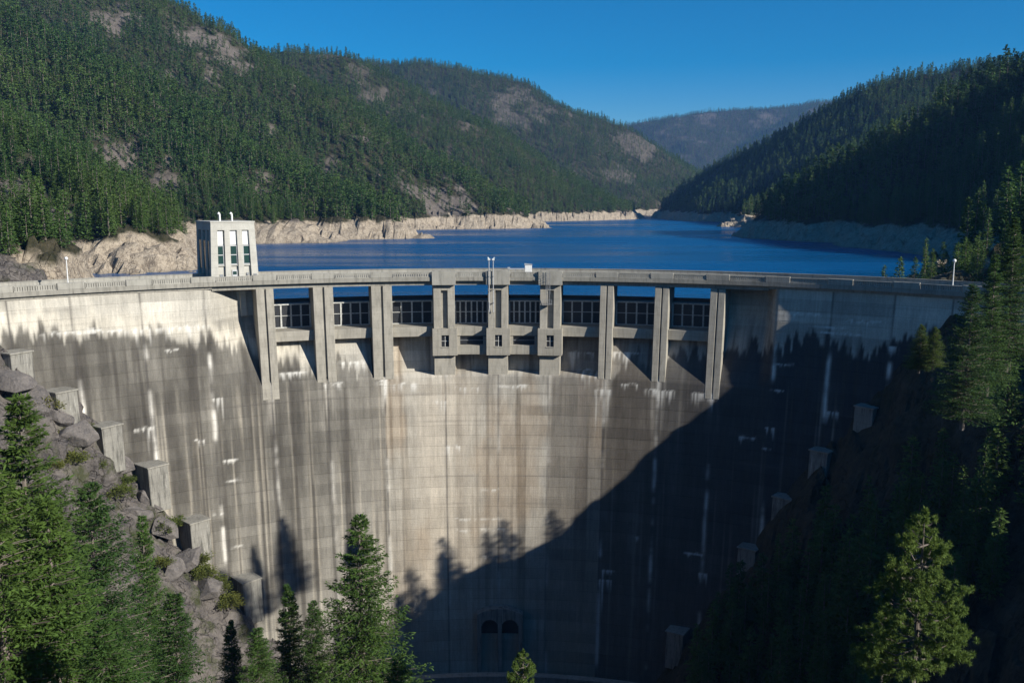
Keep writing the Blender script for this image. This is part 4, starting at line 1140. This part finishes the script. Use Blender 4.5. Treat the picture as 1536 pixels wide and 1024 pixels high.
# shrubs on the rocks
def shrub_mesh(seed):
    rs_ = np.random.RandomState(seed); k = 1500
    c_ = rs_.normal(0, .5, (14, 3)) * [1, 1, .45] + [0, 0, .5]
    P = c_[rs_.randint(0, 14, k)] + rs_.normal(0, .24, (k, 3)); P[:, 2] = np.abs(P[:, 2])
    D = P - [0, 0, .1]; D /= np.linalg.norm(D, axis=1)[:, None]
    V = sprays(P, D, .22, .13, rs_, 0); return mesh_np('shrub leaves', V, np.arange(len(V)).reshape(-1, 4), [M['shrub']])
SH = [shrub_mesh(60 + i) for i in range(3)]
sh = [(130, 645), (170, 668), (95, 655), (205, 712), (218, 700), (190, 722), (265, 785), (295, 840), (300, 862), (250, 790), (150, 700), (110, 690), (60, 610), (80, 700), (340, 905), (180, 740), (240, 845), (320, 880)]
def ray_terr(px_, py_):
    d = ray(px_, py_); ts = np.arange(50, 230, .4); P = np.array([0, 0, CAMZ]) + ts[:, None] * d
    hit = np.nonzero(terr(P[:, 0], P[:, 1]) > P[:, 2])[0]
    return P[hit[0]] if len(hit) else None
nsh = 0
import bmesh
def boulder_mesh(seed):
    rs_ = np.random.RandomState(seed); bm = bmesh.new()
    for _ in range(26):
        d = rs_.normal(0, 1, 3); d /= np.linalg.norm(d); bm.verts.new(tuple(d * [1.3, 1.0, .8] * rs_.uniform(.8, 1.05)))
    g_ = bmesh.ops.convex_hull(bm, input=bm.verts); bmesh.ops.delete(bm, geom=[e for e in g_['geom_interior'] if isinstance(e, bmesh.types.BMVert)], context='VERTS')
    bmesh.ops.dissolve_limit(bm, angle_limit=.35, verts=bm.verts, edges=bm.edges)
    bmesh.ops.bevel(bm, geom=bm.edges[:], offset=.03, segments=1, affect='EDGES', profile=.6)
    me_ = bpy.data.meshes.new('boulder'); bm.to_mesh(me_); bm.free(); me_.materials.append(M['boulder']); return me_
m, n, p = newmat('dark grey boulder'); g = N(n, 'ShaderNodeNewGeometry').outputs['Position']
c_ = mix(n, mapr(n, noise(n, .5, 6, g, .7), .3, .7, 0, 1), (.06, .055, .055), (.18, .162, .148)); c_ = mix(n, mapr(n, noise(n, 3, 5, g, .7), .5, .7, 0, .5), c_, (.25, .22, .19))
n.links.new(c_, p.inputs['Base Color']); p.inputs['Roughness'].default_value = .95; bump(n, p, noise(n, 1.2, 7, g, .7), .8, .5); M['boulder'] = m
BO = [boulder_mesh(300 + i) for i in range(5)]
for i, (a, b, k_, lb_) in enumerate([(112, 655, 4.2, 'largest dark boulder of the left rock wall'), (172, 690, 3.2, 'rounded grey boulder under the third thrust block from the top'), (150, 665, 2.2, 'wedge of grey rock beside the largest dark boulder'), (55, 600, 3.4, 'slab of grey rock under the topmost thrust blocks'),
        (225, 745, 3.2, 'long grey boulder below the fourth thrust block from the top'), (245, 790, 2.6, 'leaning grey boulder halfway down the left rock wall'), (205, 770, 2.6, 'split grey boulder left of the leaning boulder'), (20, 570, 3.0, 'weathered boulder at the left edge of the photo'),
        (280, 835, 3.0, 'grey boulder between the two lowest thrust blocks'), (310, 880, 2.8, 'grey boulder left of the lowest thrust block'), (255, 850, 2.4, 'small grey boulder low on the left rock wall'), (85, 625, 2.6, 'grey rock lump above the largest dark boulder')]):
    p_ = ray_terr(a, b)
    if p_ is None: continue
    o = bpy.data.objects.new('boulder', BO[i % 5]); COL.objects.link(o); o.location = (p_[0] + .2, p_[1], p_[2] - .3); o.scale = (k_, k_ * 1.15, k_ * .9)
    o.rotation_euler = (rs.uniform(-.4, .4), rs.uniform(.3, .9), rs.uniform(0, 6.28)); tag(o, lb_, 'boulder', 'boulders on the left rock wall')
for i, (a, b) in enumerate(sh):
    p_ = ray_terr(a, b)
    if p_ is None: continue
    o = bpy.data.objects.new('shrub', SH[i % 3]); COL.objects.link(o); o.location = (p_[0], p_[1], p_[2] - .2); k_ = rs.uniform(1.0, 1.9); o.scale = (k_ * 1.3, k_ * 1.3, k_); o.rotation_euler = (0, 0, rs.uniform(0, 6))
    tag(o, 'low yellow-green shrub growing in a crack of the left rock wall', 'shrub', 'shrubs on the left rock wall')

# ------------------------------------------------------------------ haze
HAZE = 5.5e-5
mb = MB(); mb.box(-4210, 4610, -262, 6250, -140, 760)
m = bpy.data.materials.new('valley haze'); m.use_nodes = True; n = m.node_tree; n.nodes.clear()
ou = n.nodes.new('ShaderNodeOutputMaterial'); pv = n.nodes.new('ShaderNodeVolumePrincipled'); pv.inputs['Color'].default_value = (.20, .46, 1, 1); pv.inputs['Density'].default_value = HAZE
n.links.new(pv.outputs[0], ou.inputs['Volume'])
hz = mb.build('haze', m); tag(hz, 'thin blue air haze filling the valley', None, None, 'stuff')
